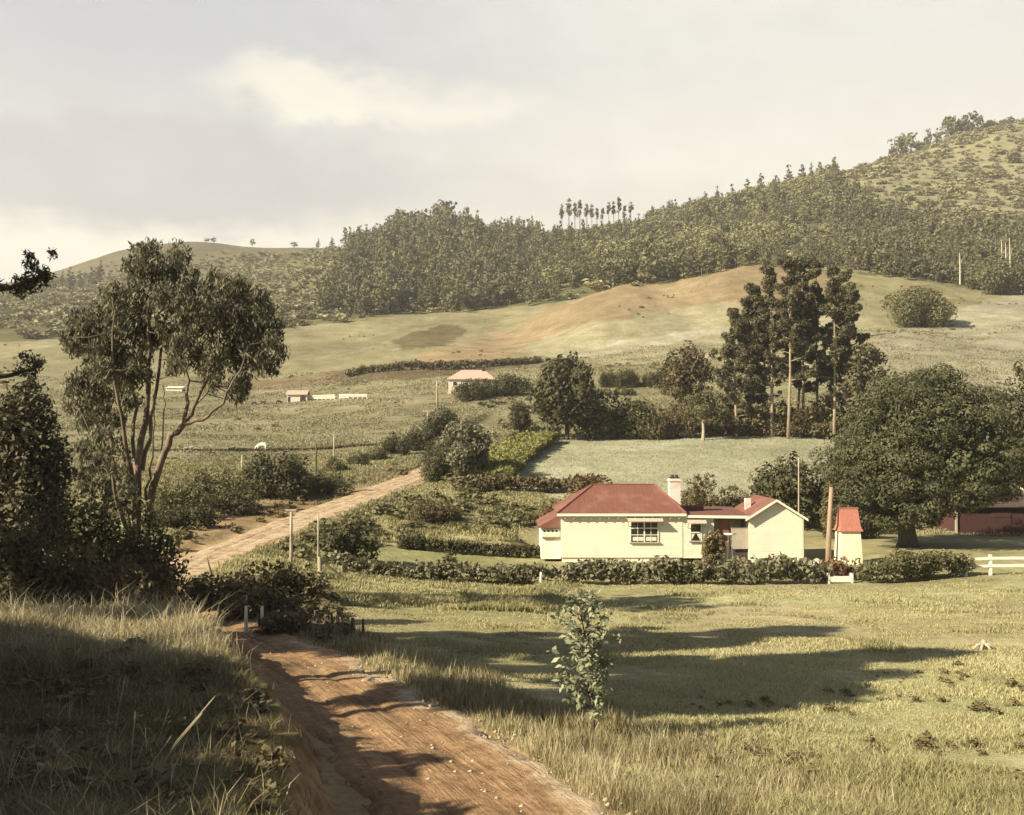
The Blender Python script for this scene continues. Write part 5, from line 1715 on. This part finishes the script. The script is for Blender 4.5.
# stock yard rails
a_, b_ = ground(313, 400, 200), ground(367, 399, 200)
o = empty('yard_fence', a_, 'pale board stockyard fence to the right of the far shed', 'fence')
for i in range(13):
    t = i / 12
    q = a_.lerp(b_, t); q.z = h1(q.x, q.y); q = q - a_
    mb = MB(); mb.box(q.x - .12, q.x + .12, q.y - .1, q.y + .1, q.z - .3, q.z + 1.15); mb.build('post', M_FARW, o)
    if i < 12 and i not in (5,):
        q2 = a_.lerp(b_, (i + 1) / 12); q2.z = h1(q2.x, q2.y); q2 = q2 - a_
        for hh_ in ((.35, .70, 1.05) if i < 8 else (.7, 1.05)):
            mb = MB(); mb.bar(q + Vector((0, -.14, hh_)), q2 + Vector((0, -.14, hh_)), .06, .2); mb.build('rail', M_FARW, o)
p = ground(174, 391, 200)
o = empty('low_far_shed', p, 'low white shed in the far pasture seen through the gum tree', 'shed')
s = p.y / FPX
mb = MB(); mb.box(-8 * s, 8 * s, 0, 2.5, -.4, 3.2 * s); mb.build('wall', M_WHITEP, o)
mb = MB(); solid_roof(mb, [[(-8.6 * s, -.3, 3.3 * s), (8.6 * s, -.3, 3.3 * s), (8.6 * s, 2.8, 5.2 * s), (-8.6 * s, 2.8, 5.2 * s)]], .1); mb.build('roof', M_WHITEP, o)

# ------------------------------------------------------------------ poles and posts
def pole(name, label, cat, px, top, base, r0, mat, Y=None, lean=0.0, arm=0.0, cap=0.0, group=None):
    p, w, h = spot(px - 1, px + 1, top, base, Y)
    o = empty(name, p, label, cat, group)
    mb = MB()
    n = 6
    mb.tube([(lean * h * t, 0.01 * h * math.sin(5 * t), -0.4 * (t == 0) + h * t) for t in (0, .3, .6, 1)], [r0 * 1.1, r0, r0 * .9, r0 * .75], 9)
    mb.build('shaft', mat, o, True)
    if arm:
        mb = MB(); mb.bar((lean * h - arm, -.1, h - .25), (lean * h + arm, -.1, h - .25), .11); c_ = mb.build('crossarm', mat, o)
        mb = MB()
        for s in (-.85, -.35, .35, .85):
            mb.tube([(lean * h + arm * s, -.1, h - .19), (lean * h + arm * s, -.1, h - .02)], [.05, .035], 6)
        mb.build('insulator', M_WHITEP, c_)
    if cap:
        mb = MB(); mb.box(lean * h - cap, lean * h + cap, -.12, .12, h, h + .10); mb.build('cap_board', mat, o)
    return o


pole('timber_pole', 'pale wooden pole with a small cap board in the grass between road and lawn', 'pole', 291, 511, 566, .10, M_WOOD, 66, cap=.32)
pole('timber_pole', 'thin dark-grey pole rising from the left end of the front hedge', 'pole', 318, 515, 583, .06, M_WOOD, 66)
pole('timber_pole', 'stout leaning timber pole between the gabled wing and the small tower', 'pole', 828, 487, 562, .19, surf_mat('brown_pole_wood', (.26, .18, .115), (.38, .28, .185), 4, stretch=(1, 1, .2), bump=.3), 78, lean=.05)
pole('timber_pole', 'thin pale pole standing in front of the dark leafy tree behind the gabled wing', 'pole', 799, 457, 520, .065, M_WOOD, 94)
pole('power_pole', 'pale power pole with a crossarm in the far pasture above the row of bushes', 'power pole', 428, 410, 437, .17, M_WOOD, 178, arm=.9)
pole('power_pole', 'pale power pole just left of the far farmhouse', 'power pole', 437, 381, 409, .18, M_WOOD, 225, arm=1.0)
pole('fence_post', 'pale fence post with a broad cap between the broad bush and the low row bushes', 'post', 334, 435, 470, .12, M_WOOD, 142, cap=.35)
pole('fence_post', 'tall dark post at the right shoulder of the broad dark bush', 'post', 316, 443, 478, .11, M_DWOOD, 125)
pole('fence_post', 'pale post rising between the olive bush and the broad dark bush', 'post', 242, 455, 490, .10, M_WOOD, 112)
pole('leaning_post', 'thin dark stake leaning left in the grass beside the near edge of the far road', 'post', 214, 558, 586, .05, M_DWOOD, 57, lean=-.27)
WP = [(246, 606, 624, 36.5, 'left one of two white marker posts by the road bend'), (262, 606, 624, 36, 'right one of two white marker posts by the road bend')]
for px, t, b, Y, lab in WP:
    pole('marker_post', lab, 'post', px, t, b, .06, M_WHITEP, Y, group='white marker posts at the road bend')
for px, t, b, Y, ln, lab in [(315, 610, 630, 40, 0, 'leftmost dark fence post of the row below the meadow corner'), (333, 612, 634, 38.5, -.08, 'slightly leaning second dark post of the row below the meadow corner'),
                             (352, 618, 640, 37, .03, 'thick dark post of the row below the meadow corner'), (363, 619, 642, 36, 0, 'rightmost dark post of the row below the meadow corner')]:
    pole('fence_post', lab, 'post', px, t, b, .085 if px == 352 else .05, M_DWOOD, Y, lean=ln, group='dark fence posts by the meadow corner')
pole('fence_post', 'short white post standing in front of the long leafy hedge', 'post', 541, 572, 589, .09, M_WHITEP, 68.6)
for px, t, b, lab in [(458, 680, 702, 'pale leaning stake in the long roadside grass, taller than the two beside it'), (508, 694, 711, 'pale short stake in the roadside grass left of the sapling'),
                      (521, 700, 716, 'shorter pale stake nearest to the left side of the sapling')]:
    pole('grass_stake', lab, 'stake', px, t, b, .035, M_WOOD, None, lean=.03)
# strainer post with a diagonal brace at the hedge's left end
p = ground(320, 589, 40); p = Vector((at(320, 585, 64).x, 64.0, h1(at(320, 585, 64).x, 64)))
o = empty('strainer_post', p, 'short pale strainer post with a diagonal brace at the left end of the hedge', 'post')
mb = MB(); mb.tube([(0, 0, -.3), (0, 0, 1.25)], [.13, .12], 9); mb.build('post', M_WOOD, o)
mb = MB(); mb.bar((.08, 0, 1.0), (1.35, .15, .05), .10); mb.build('brace', M_DWOOD, o)

# ------------------------------------------------------------------ animals, stump, stones, logs
def animal(label, px, base, length, mat, Y=None, facing=1, graze=False, name='cow', cat='cow'):
    if Y is None:
        p = ground(px, base, 60)
    else:
        q = at(px, base, Y); p = Vector((q.x, Y, h1(q.x, Y)))
    L = length
    me = bpy.data.meshes.new(name)
    hz_ = .30 * L if graze else .78 * L
    vs = [(-.36, 0, .52), (-.12, 0, .54), (.14, 0, .53), (.34, 0, .56), (.50, 0, (.40 if graze else .68)), (.62, 0, (.16 if graze else .72)), (.74, 0, (.06 if graze else .66)),
          (-.40, .11, .36), (-.44, .11, .20), (-.40, .11, 0), (-.40, -.11, .36), (-.36, -.11, .20), (-.34, -.11, 0),
          (.28, .10, .34), (.28, .10, .18), (.27, .10, 0), (.30, -.10, .34), (.33, -.10, .18), (.34, -.10, 0), (-.47, 0, .50), (-.50, 0, .26)]
    es = [(0, 1), (1, 2), (2, 3), (3, 4), (4, 5), (5, 6), (0, 7), (7, 8), (8, 9), (0, 10), (10, 11), (11, 12), (3, 13), (13, 14), (14, 15), (3, 16), (16, 17), (17, 18), (0, 19), (19, 20)]
    rd = [.17, .19, .19, .17, .10, .085, .05, .09, .05, .035, .09, .05, .035, .075, .045, .035, .075, .045, .035, .03, .02]
    me.from_pydata([(x * L * facing, y * L, z * L) for x, y, z in vs], es, [])
    o = link(name, me)
    sk = o.modifiers.new('skin', 'SKIN')
    for i, v in enumerate(me.skin_vertices[0].data):
        v.radius = (rd[i] * L, rd[i] * L)
        v.use_root = (i == 1)
    ss = o.modifiers.new('sub', 'SUBSURF'); ss.levels = 1; ss.render_levels = 1
    dg = bpy.context.evaluated_depsgraph_get()
    m2 = bpy.data.meshes.new_from_object(o.evaluated_get(dg))
    o.modifiers.clear()
    o.data = m2
    m2.materials.clear(); m2.materials.append(mat)
    m2.polygons.foreach_set('use_smooth', np.ones(len(m2.polygons), bool))
    o.location = p
    o.rotation_euler = (0, 0, .25 * facing)
    return tag(o, label, cat, 'cattle in the far pasture')


M_CWHITE = surf_mat('white_hide', (.66, .61, .48), (.74, .70, .57), 3, bump=0)
M_CDARK = surf_mat('black_hide', (.03, .025, .018), (.05, .04, .03), 3, bump=0)
M_CBROWN = surf_mat('brown_and_white_hide', (.08, .055, .035), (.55, .5, .4), 1.2, bump=0, detail=1)
animal('white cow grazing in the far left pasture above the broad bush', 262, 451, 1.8, M_CWHITE, facing=-1, graze=True)
animal('dark calf alone left of the white cow in the far pasture', 231, 452, .95, M_CDARK, facing=1)
animal('dark calf with lowered head just left of the white cow', 238, 452, .95, M_CDARK, facing=-1, graze=True)
animal('brown and white cow in the pasture below the hanging gum branch', 188, 453, 1.3, M_CBROWN, facing=1)
animal('black cow nearest the left wall of the far shed', 279, 404, 1.3, M_CDARK, facing=1, graze=True)
animal('black cow left of the one by the far shed', 263, 405, 1.3, M_CDARK, facing=-1)
animal('black cow furthest left from the far shed', 254, 405, 1.2, M_CDARK, facing=-1, graze=True)

M_STONE = surf_mat('pale_stone', (.34, .27, .18), (.46, .38, .26), 6, bump=.4)
# bleached stump with spread roots in the meadow
p = ground(984, 650)
mb = MB()
mb.tube([(.0, 0, -.05), (-.02, .02, .16), (.02, 0, .36)], [.15, .12, .07], 9)
for a, l_ in ((-.2, .42), (.9, .30), (2.0, .3), (3.0, .40), (4.0, .32), (5.1, .36)):
    mb.tube([(0, 0, .22), (.55 * l_ * math.cos(a), .55 * l_ * math.sin(a), .17), (l_ * math.cos(a), l_ * math.sin(a), -.04)], [.07, .055, .025], 6)
o = mb.build('tree_stump', M_WOOD, smooth=True); o.location = p
tag(o, 'bleached stump with spread roots lying in the meadow on the right', 'stump')


def rock(label, px, py, L, W, Hh, mat, seed, rz=0.0, name='stone'):
    p = ground(px, py)
    bm = bmesh.new()
    bmesh.ops.create_icosphere(bm, subdivisions=3, radius=1)
    co = np.array([v.co for v in bm.verts])
    n_ = N1(co[:, 0] * 2 + seed * 5, co[:, 1] * 2 + co[:, 2] * 1.7, 1.6, 4)
    for v, k in zip(bm.verts, n_):
        v.co = v.co * (1 + .35 * k)
        v.co = Vector((v.co.x * L / 2, v.co.y * W / 2, v.co.z * Hh / 2))
    me = bpy.data.meshes.new(name)
    bm.to_mesh(me); bm.free()
    me.materials.append(mat)
    o = link(name, me)
    o.location = p + Vector((0, 0, Hh * .2)); o.rotation_euler = (0, 0, rz)
    return tag(o, label, 'stone')


M_STONED = surf_mat('dark_stone', (.07, .05, .035), (.12, .09, .06), 6, bump=.4)
rock('dark stone on the pale verge beside the road, below the stakes', 480, 738, .30, .2, .17, M_STONED, 1)
rock('long pale flat stone at the right edge of the road before the tall grass', 406, 704, .5, .28, .26, M_STONE, 2, .35)
rock('pale stone at the right road edge, topmost of the three there', 368, 684, .42, .26, .24, M_STONE, 3, .5)
rock('small black stone in the grass left of the sapling foot', 574, 746, .16, .12, .10, M_STONED, 4)
rock('small reddish clod on the road at the foot of the cut bank', 357, 770, .22, .16, .13, M_STONE, 5)
rock('pale rounded stone at the hedge foot near the timber pole', 816, 566, .9, .7, .75, M_WHITEP, 6)
p = ground(832, 436, 120)
mb = MB(); mb.tube([(-1.6, 0, .22), (0, .1, .25), (1.8, .2, .24)], [.24, .22, .18], 9); o = mb.build('log', M_DEAD, smooth=True); o.location = p
tag(o, 'pale log lying at the top right edge of the pale green paddock', 'log')
p = ground(848, 381, 150)
mb = MB(); mb.tube([(-3.2, 0, .4), (0, .3, .4), (3.6, 1.4, .5)], [.34, .3, .2], 9); o = mb.build('log', M_DEAD, smooth=True); o.location = ground(872, 336, 250)
tag(o, 'long pale fallen log left of the round olive bush on the hillside', 'log')

# ------------------------------------------------------------------ trees standing left of the view; their shadows fall on mound and meadow
def near_pine(label, x, y, h, w, bare, seed, dens=2.4):
    tr, cr = tall_pine(seed, h, w, bare, dens, tr=.3, whorl=1.25)
    return stand('pine_tree', label, 'pine', Vector((x, y, h1(x, y) - .2)), [('trunk', tr), ('crown', cr)], 'pines standing left of the view')


A = near_pine('pine at the left edge of the view, only its dark branch tips showing', -15.6, 22, 17.8, 7.0, .52, 401)
r = np.random.default_rng(9)
mb = MB()
C, R = [], []
for (py0, py1, z0) in ((300, 273, 0), (383, 366, 0)):
    st = Vector((-15.6, 22, at(-213, py0 + 14, 22).z)) - A.location
    tip = at(50 if py1 < 300 else 42, py1, 22) - A.location
    mid = at(-60, py0, 22.3) - A.location
    mid2 = at(10, (py0 * .55 + py1 * .45), 22) - A.location
    mb.tube([st, mid, mid2, tip], [.1, .07, .045, .015], 6)
    for k in range(22 if py1 < 300 else 9):
        t = r.random() ** .7
        q = mid.lerp(tip, t) if k % 2 else mid2.lerp(tip, t)
        up_ = (0.12 + .25 * t) if py1 < 300 else .05
        C.append(np.array(q) + np.array((0, r.normal() * .18, r.normal() * .16 + up_ * (r.random() - .2))))
        R.append(.07 + .12 * r.random())
b_ = mb.build('branch', M_BARK, A, True)
link('needles', Fol().add(blob_foliage(r, np.array(C), np.array(R), 1900, .055, .35, .3, shell=.1)).mesh('needles', M_PINE), b_)
near_pine('tall pine left of the view behind the edge pine', -22, 27, 21, 8, .38, 402)
near_pine('pine left of the view nearest to the camera side of the mound', -18, 17.0, 17.0, 6.5, .60, 403)
near_pine('pine left of the view just behind the end of the shadow-casting hedge', -17.5, 15.4, 15.5, 3.8, .62, 405)
near_pine('slim pine left of the view beyond the shrubs', -24, 24, 20, 7, .45, 404)
hp_ = [(26.5, -2.4), (24.4, 0.3), (19.2, 2.8), (13.9, 3.8), (8.9, 4.7), (4.4, 6.3), (0, 7.4), (-6, 8.0)]  # added hedge out of view; tops shaped so its shadow covers the mound
hedge('shadow hedge', 'tall dense unseen hedge added left of the view to shade the grassy mound', [(-16.2, y_) for y_, z_ in hp_], [z_ - h1(-16.2, y_) for y_, z_ in hp_], 3.0, M_DARK,
      pts=True, seed=41, leaf=0.30, rag=0.06, dens=2.2, cat='shadow hedge')
# ------------------------------------------------------------------ grass
def grass_mat(name, stops, trans=0.3):
    m, g = new_mat(name)
    a = g.n('ShaderNodeAttribute', attribute_name='tint')
    c = g.ramp(a.outputs['Fac'], stops)
    p = g.n('ShaderNodeBsdfPrincipled', inp={'Base Color': c, 'Roughness': 0.7, 'Specular IOR Level': 0.2})
    t = g.n('ShaderNodeBsdfTranslucent', inp={'Color': c})
    mx = g.n('ShaderNodeMixShader', inp={0: trans, 1: p.outputs[0], 2: t.outputs[0]})
    g.n('ShaderNodeOutputMaterial', inp={'Surface': mx.outputs[0]})
    return m


M_GTALL = grass_mat('tall_dry_grass', [(0.0, (0.12, 0.095, 0.042)), (0.45, (0.27, 0.225, 0.11)), (0.8, (0.46, 0.395, 0.225)), (1.0, (0.60, 0.52, 0.33))])
M_GFIELD = grass_mat('meadow_grass', [(0.0, (0.19, 0.165, 0.078)), (0.5, (0.385, 0.352, 0.168)), (1.0, (0.56, 0.51, 0.29))])


def blades(name, x, y, h, w, tint, mat, r, lean=0.45):
    n = len(x)
    z = H(x, y)
    a = r.random(n) * 6.283
    fx_, fy_ = np.cos(a), np.sin(a)
    b = r.random(n) * 6.283
    ln = h * lean * (0.2 + r.random(n))
    lx, ly = np.cos(b) * ln, np.sin(b) * ln
    B = np.stack([x, y, z - 0.02], 1)
    W = np.stack([fx_ * w / 2, fy_ * w / 2, 0 * w], 1)
    M_ = B + np.stack([lx * .35, ly * .35, h * .55], 1)
    T = B + np.stack([lx, ly, h * (1 - 0.25 * lean * r.random(n))], 1)
    V = np.stack([B - W, B + W, M_ + W * .75, M_ - W * .75, T], 1).reshape(-1, 3)
    i = np.arange(n)[:, None] * 5
    Q = i + np.array([[0, 1, 2, 3]])
    Tr = i + np.array([[3, 2, 4]])
    me = mesh_np(name, V, [Q, Tr], [mat], tint=np.concatenate([tint, np.clip(tint + .1, 0, 1)]))
    return tag(link(name, me), kind='stuff')


def spread(r, n, p0, p1, y0, y1):
    """points over the ground, thinning out with distance"""
    Y = np.exp(r.random(n) * (math.log(y1) - math.log(y0)) + math.log(y0))
    c = p0 + r.random(n) * (p1 - p0)
    return (c - 512) / FPX * Y, Y


r = np.random.default_rng(55)
# on the mound
x, y = spread(r, 330000, -420, 330, 4.5, 37)
mw, e = mound_w(x, y)
d, _, hw = road_near(x, y)
k = (mw > 0.5) & (d > hw + 0.2) & (r.random(len(x)) < np.where(e - x > .22 + .5 * np.abs(N1(x, y, .7, 3)), 1, .06))
x, y = x[k], y[k]
pt = N2(x, y, 1.6, 3)
crest = sstep(20, 26, y)
hh = (0.11 + 0.12 * r.random(len(x)) + 0.16 * np.clip(pt, -.6, 1)) * (1 + 1.1 * crest)
tall = r.random(len(x)) < 0.012 + .05 * crest
hh = np.where(tall, hh * 1.9 + .12, np.maximum(hh, .06))
ti = np.clip(0.24 + 0.42 * crest + 0.3 * N1(x, y, 2.5, 3) + 0.22 * r.normal(size=len(x)) + .3 * tall, 0, 1)
blades('tall_grass', x, y, hh, np.maximum(0.009, 0.00062 * y), ti, M_GTALL, r, .9)

# on the road's right verge and the bank of the far bend
x, y = spread(r, 420000, -60, 1090, 12, 62)
d, rzz, hw = road_near(x, y)
mw, e = mound_w(x, y)
gx_ = np.interp(y, [p for p in ROAD[:, 1][:200:10]], [p for p in ROAD[:, 0][:200:10]])
right = (x > gx_)
wv = 2.0 + 2.0 * N3(x, y, 6, 2) + 1.2 * sstep(30, 18, y)
ed = d - hw
k = (mw < .03) & (right | (y > 31)) & (ed > -0.10 + .6 * N1(x, y, .8, 3)) & (ed < np.where(right, np.maximum(wv, 1.2) + 1.5, 6)) & (r.random(len(x)) < sstep(-.6, .7, ed) * sstep(6.5, 2.0, ed))
x, y, ed = x[k], y[k], ed[k]
pt = N2(x, y, 1.1, 3)
hh = np.maximum(0.17 + 0.24 * r.random(len(x)) + 0.30 * np.clip(pt, -.6, 1), .06) * sstep(-.9, .9, ed) * (0.5 + .5 * sstep(5.5, 1.5, ed))
tall = r.random(len(x)) < .03
hh = np.where(tall, hh * 1.6, np.maximum(hh, .05))
ti = np.clip(0.55 + 0.45 * N1(x, y, 1.6, 4) + 0.24 * r.normal(size=len(x)) + .2 * tall - .15 * pt, 0, 1)
blades('verge_grass', x, y, hh, np.maximum(0.010, 0.00062 * y), ti, M_GTALL, r, .4)

# over the meadow: short, in tufts
x, y = spread(r, 430000, 180, 1095, 13, 76)
d, rzz, hw = road_near(x, y)
mw, e = mound_w(x, y)
tuft = N1(x, y, 1.5, 4)
pat = N3(x, y, 9, 3)
inpad = (x > PAD[0] - 1) & (y > 73)
k = (mw < .03) & (d > hw + .8) & ~inpad & (r.random(len(x)) < 0.55 + 0.45 * sstep(-.35, .3, tuft))
x, y, tuft, pat = x[k], y[k], tuft[k], pat[k]
near = sstep(26, 17, y)
hh = (0.045 + 0.06 * r.random(len(x))) * (1 + 1.3 * np.clip(tuft, -.4, 1) + .7 * np.clip(pat, -.5, 1)) + near * (0.05 + .16 * r.random(len(x))) * (1 + np.clip(tuft * 1.5, -.8, 1))
clump = (N2(x * 1.0, y * 1.0, 2.6, 3) > .42) & (r.random(len(x)) < .6)
hh = np.where(clump, hh * 1.9 + .05, np.maximum(hh, .03))
ti = np.clip(0.50 + 0.35 * pat + 0.20 * r.normal(size=len(x)) - .22 * clump + .12 * tuft, 0, 1)
blades('meadow_grass', x, y, hh, np.maximum(0.012, 0.0008 * y), ti, M_GFIELD, r, .7)


# rough grass beside the far road
x, y = spread(r, 260000, 140, 580, 50, 150)
d, rzz, hw = road_near(x, y)
px_, py_ = project(x, y, H(x, y))
lawn = inpoly(px_, py_, [(370, 543), (535, 541), (545, 572), (340, 575)]) | inpoly(px_, py_, [(500, 492), (545, 434), (600, 425), (600, 492)])
nz_ = N1(x, y, 2.2, 4)
k = (d > hw - .1 + .7 * N2(x, y, 1.2, 3)) & ~lawn & ~inpoly(px_, py_, [(140, 575), (150, 545), (230, 512), (330, 490), (430, 464), (432, 474), (330, 506), (240, 546), (180, 575)]) & (nz_ > -.25) & ~((x > PAD[0] - 1) & (y > 70) & (y < 92))
x, y, nz_ = x[k], y[k], nz_[k]
hh = np.maximum(0.10 + .18 * r.random(len(x)) + .42 * np.clip(nz_, -.2, 1), .05)
ti = np.clip(.34 + .4 * N3(x, y, 6, 3) + .2 * r.normal(size=len(x)), 0, 1)
blades('rough_grass', x, y, hh, 0.0011 * y, ti, M_GFIELD, r, .6)

# grass of the far pastures and of the pale paddock
M_GPAST = grass_mat('pasture_grass', [(0.0, (0.12, 0.10, 0.048)), (0.5, (0.235, 0.208, 0.108)), (1.0, (0.45, 0.425, 0.28))])
x, y = spread(r, 260000, -60, 1085, 100, 340)
d, rzz, hw = road_near(x, y)
px_, py_ = project(x, y, H(x, y))
padk = inpoly(px_, py_, ZONES[9][0]) & (y < 180)
nz_ = N1(x, y, 7, 4)
k = (d > hw + .6) & (padk | (nz_ > -.2)) & (px_ < 1080)
x, y, nz_, padk = x[k], y[k], nz_[k], padk[k]
hh = np.where(padk, .05 + .06 * r.random(len(x)), .12 + .16 * r.random(len(x)) + .35 * np.clip(nz_, 0, 1))
ti = np.clip(np.where(padk, .88, .48) + np.where(padk, .16, .35) * N3(x, y, 16, 4) + np.where(padk, .05, .16) * r.normal(size=len(x)), 0, 1)
blades('pasture_grass', x, y, hh, 0.0012 * y, ti, M_GPAST, r, .6)

# low weeds and scrub: on the mound, along the roads, in tufts over the pastures
r = np.random.default_rng(71)


def scatter(name, poly, y0, y1, n, s0, s1, mats, seed, thr=-1.0, offroad=.4, wide=1.5):
    rr = np.random.default_rng(seed)
    P = np.array(poly, float)
    out = []
    Y = np.exp(rr.random(n * 12) * (math.log(y1) - math.log(y0)) + math.log(y0))
    c = P[:, 0].min() + rr.random(n * 12) * np.ptp(P[:, 0])
    x = (c - 512) / FPX * Y
    z = H(x, Y)
    px, py = project(x, Y, z)
    d, _, hw = road_near(x, Y)
    ok = inpoly(px, py, poly) & (d > hw + offroad) & (N2(x + seed, Y, 0.09 * (y0 * y1) ** .5, 3) > thr)
    i = np.where(ok)[0][:n]
    s = s0 + (s1 - s0) * rr.random(len(i)) ** 2
    return merged(name, np.full(len(i), 'scrub'), np.stack([x[i], Y[i], z[i] - .12 * s], 1), s, wide * (0.7 + .7 * rr.random(len(i))), mats, seed)


scatter('mound_weeds', [(-60, 640), (120, 635), (255, 690), (285, 815), (-60, 815)], 7, 30, 300, .10, .34, [M_SCRUBD, M_FTRUNK], 1)
scatter('roadside_weeds', [(150, 520), (300, 498), (345, 480), (430, 455), (480, 470), (440, 480), (330, 508), (235, 545), (165, 570)], 60, 150, 60, .25, 1.1, [M_SCRUBD, M_FTRUNK], 2)
scatter('verge_scrub', [(240, 560), (330, 525), (440, 478), (560, 490), (560, 530), (420, 530), (340, 560), (290, 600)], 55, 125, 260, .25, 1.2, [M_OLIVE, M_FTRUNK], 3, -.1)
scatter('bend_scrub', [(170, 588), (330, 590), (345, 640), (300, 668), (240, 640), (180, 612)], 33, 60, 230, .15, .75, [M_SCRUBD, M_FTRUNK], 4)
scatter('slope_scrub', [(590, 385), (700, 380), (720, 432), (600, 436)], 166, 260, 170, .6, 2.6, [M_SCRUBD, M_FTRUNK], 5, -.1)
scatter('slope_scrub', [(480, 400), (560, 395), (560, 435), (500, 470)], 120, 250, 90, .5, 1.6, [M_OLIVE, M_FTRUNK], 6)
scatter('pasture_tufts', [(-60, 330), (300, 335), (480, 318), (530, 350), (440, 400), (300, 470), (-60, 480)], 115, 470, 260, .25, .9, [M_SCRUBD, M_FTRUNK], 7, .18)
scatter('hillside_tufts', [(440, 372), (540, 320), (740, 275), (900, 285), (1060, 300), (1060, 420), (900, 380), (700, 372)], 200, 470, 240, .3, 1.0, [M_OLIVE, M_FTRUNK], 8, .15)
scatter('meadow_weeds', [(380, 720), (640, 700), (1090, 640), (1090, 815), (640, 815)], 14, 36, 260, .06, .26, [M_SCRUBD, M_FTRUNK], 9, .12)
scatter('garden_plants', [(430, 508), (560, 502), (556, 530), (430, 534)], 84, 108, 130, .2, .8, [M_OLIVE, M_FTRUNK], 10)

# loose stones and clods on the road
nS = 1500
k = r.integers(0, int(np.searchsorted(RC[:, 1], 52)), nS)
side = r.random(nS) < .55
o_ = np.where(side, .55 + .75 * r.random(nS), -1.05 + 1.7 * r.random(nS)) * RC[k, 3]
sx, sy = RC[k, 0] + nx[k] * o_, RC[k, 1] + ny[k] * o_
szz = np.maximum(H(sx, sy), RC[k, 2] - .02)
ss = .012 + .05 * r.random(nS) ** 3
oct_ = np.array([(1, 0, 0), (0, 1, 0), (-1, 0, 0), (0, -1, 0), (0, 0, .8), (0, 0, -.6)], float)
Vst = (oct_[None] * (0.6 + .8 * r.random((nS, 6, 1)))) * ss[:, None, None]
Vst = Vst + np.stack([sx, sy, szz + .04], 1)[:, None]
tri = np.array([(0, 1, 4), (1, 2, 4), (2, 3, 4), (3, 0, 4), (1, 0, 5), (2, 1, 5), (3, 2, 5), (0, 3, 5)])
Fst = (np.arange(nS)[:, None, None] * 6 + tri[None]).reshape(-1, 3)
tag(link('road_gravel', mesh_np('road_gravel', Vst.reshape(-1, 3), [Fst], [M_STONE])), kind='stuff')


# tall dry stalks on the mound
def stalks(label, lst, Y):
    base = ground(lst[0][0], lst[0][1], 4)
    o = empty('dry_stalk_clump', base, label, 'dry stalks')
    r = np.random.default_rng(int(lst[0][0]))
    for (x0, y0, x1, y1) in lst:
        mb = MB()
        a = ground(x0, y0, 4)
        b = at(x1, y1, a.y + .2 * r.normal())
        a, b = a - base, b - base
        mb.tube([a - Vector((0, 0, .1)), a.lerp(b, .5) + Vector((.0, 0, .03)), b, b + (b - a) * .05], [.007, .005, .007, .002], 5)
        mb.build('stalk', M_STALK, o)


M_STALK = surf_mat('dry_stalk', (.30, .25, .14), (.46, .40, .25), 6, bump=0)
stalks('cluster of tall leaning dry stalks in the shaded grass near the bottom of the mound', [(131, 800, 170, 738), (140, 790, 212, 700), (146, 786, 200, 716), (128, 792, 135, 715), (118, 780, 106, 745), (112, 745, 125, 678), (132, 780, 144, 742), (150, 802, 152, 770), (121, 770, 119, 742), (128, 800, 131, 762), (60, 776, 100, 764), (158, 720, 167, 702)], 9)
stalks('short upright dry stalks in the shaded grass at the far left of the mound', [(58, 730, 60, 697), (68, 732, 72, 702), (80, 728, 82, 700), (44, 728, 42, 690), (92, 730, 93, 712), (52, 726, 54, 702)], 11)

# ------------------------------------------------------------------ the air of the valley
hm, g = new_mat('valley_haze')
v = g.n('ShaderNodeVolumePrincipled', inp={'Color': (0.94, 0.91, 0.83, 1), 'Density': 0.00022, 'Anisotropy': 0.2})
g.n('ShaderNodeOutputMaterial', inp={'Volume': v.outputs[0]})
mb = MB()
mb.box(-7000, 9000, -120, 4400, float(min(Z.min(), -6)) - 1.5, float(Z.max()) + 45)
tag(link('haze', mb.mesh('haze', hm)), kind='stuff')
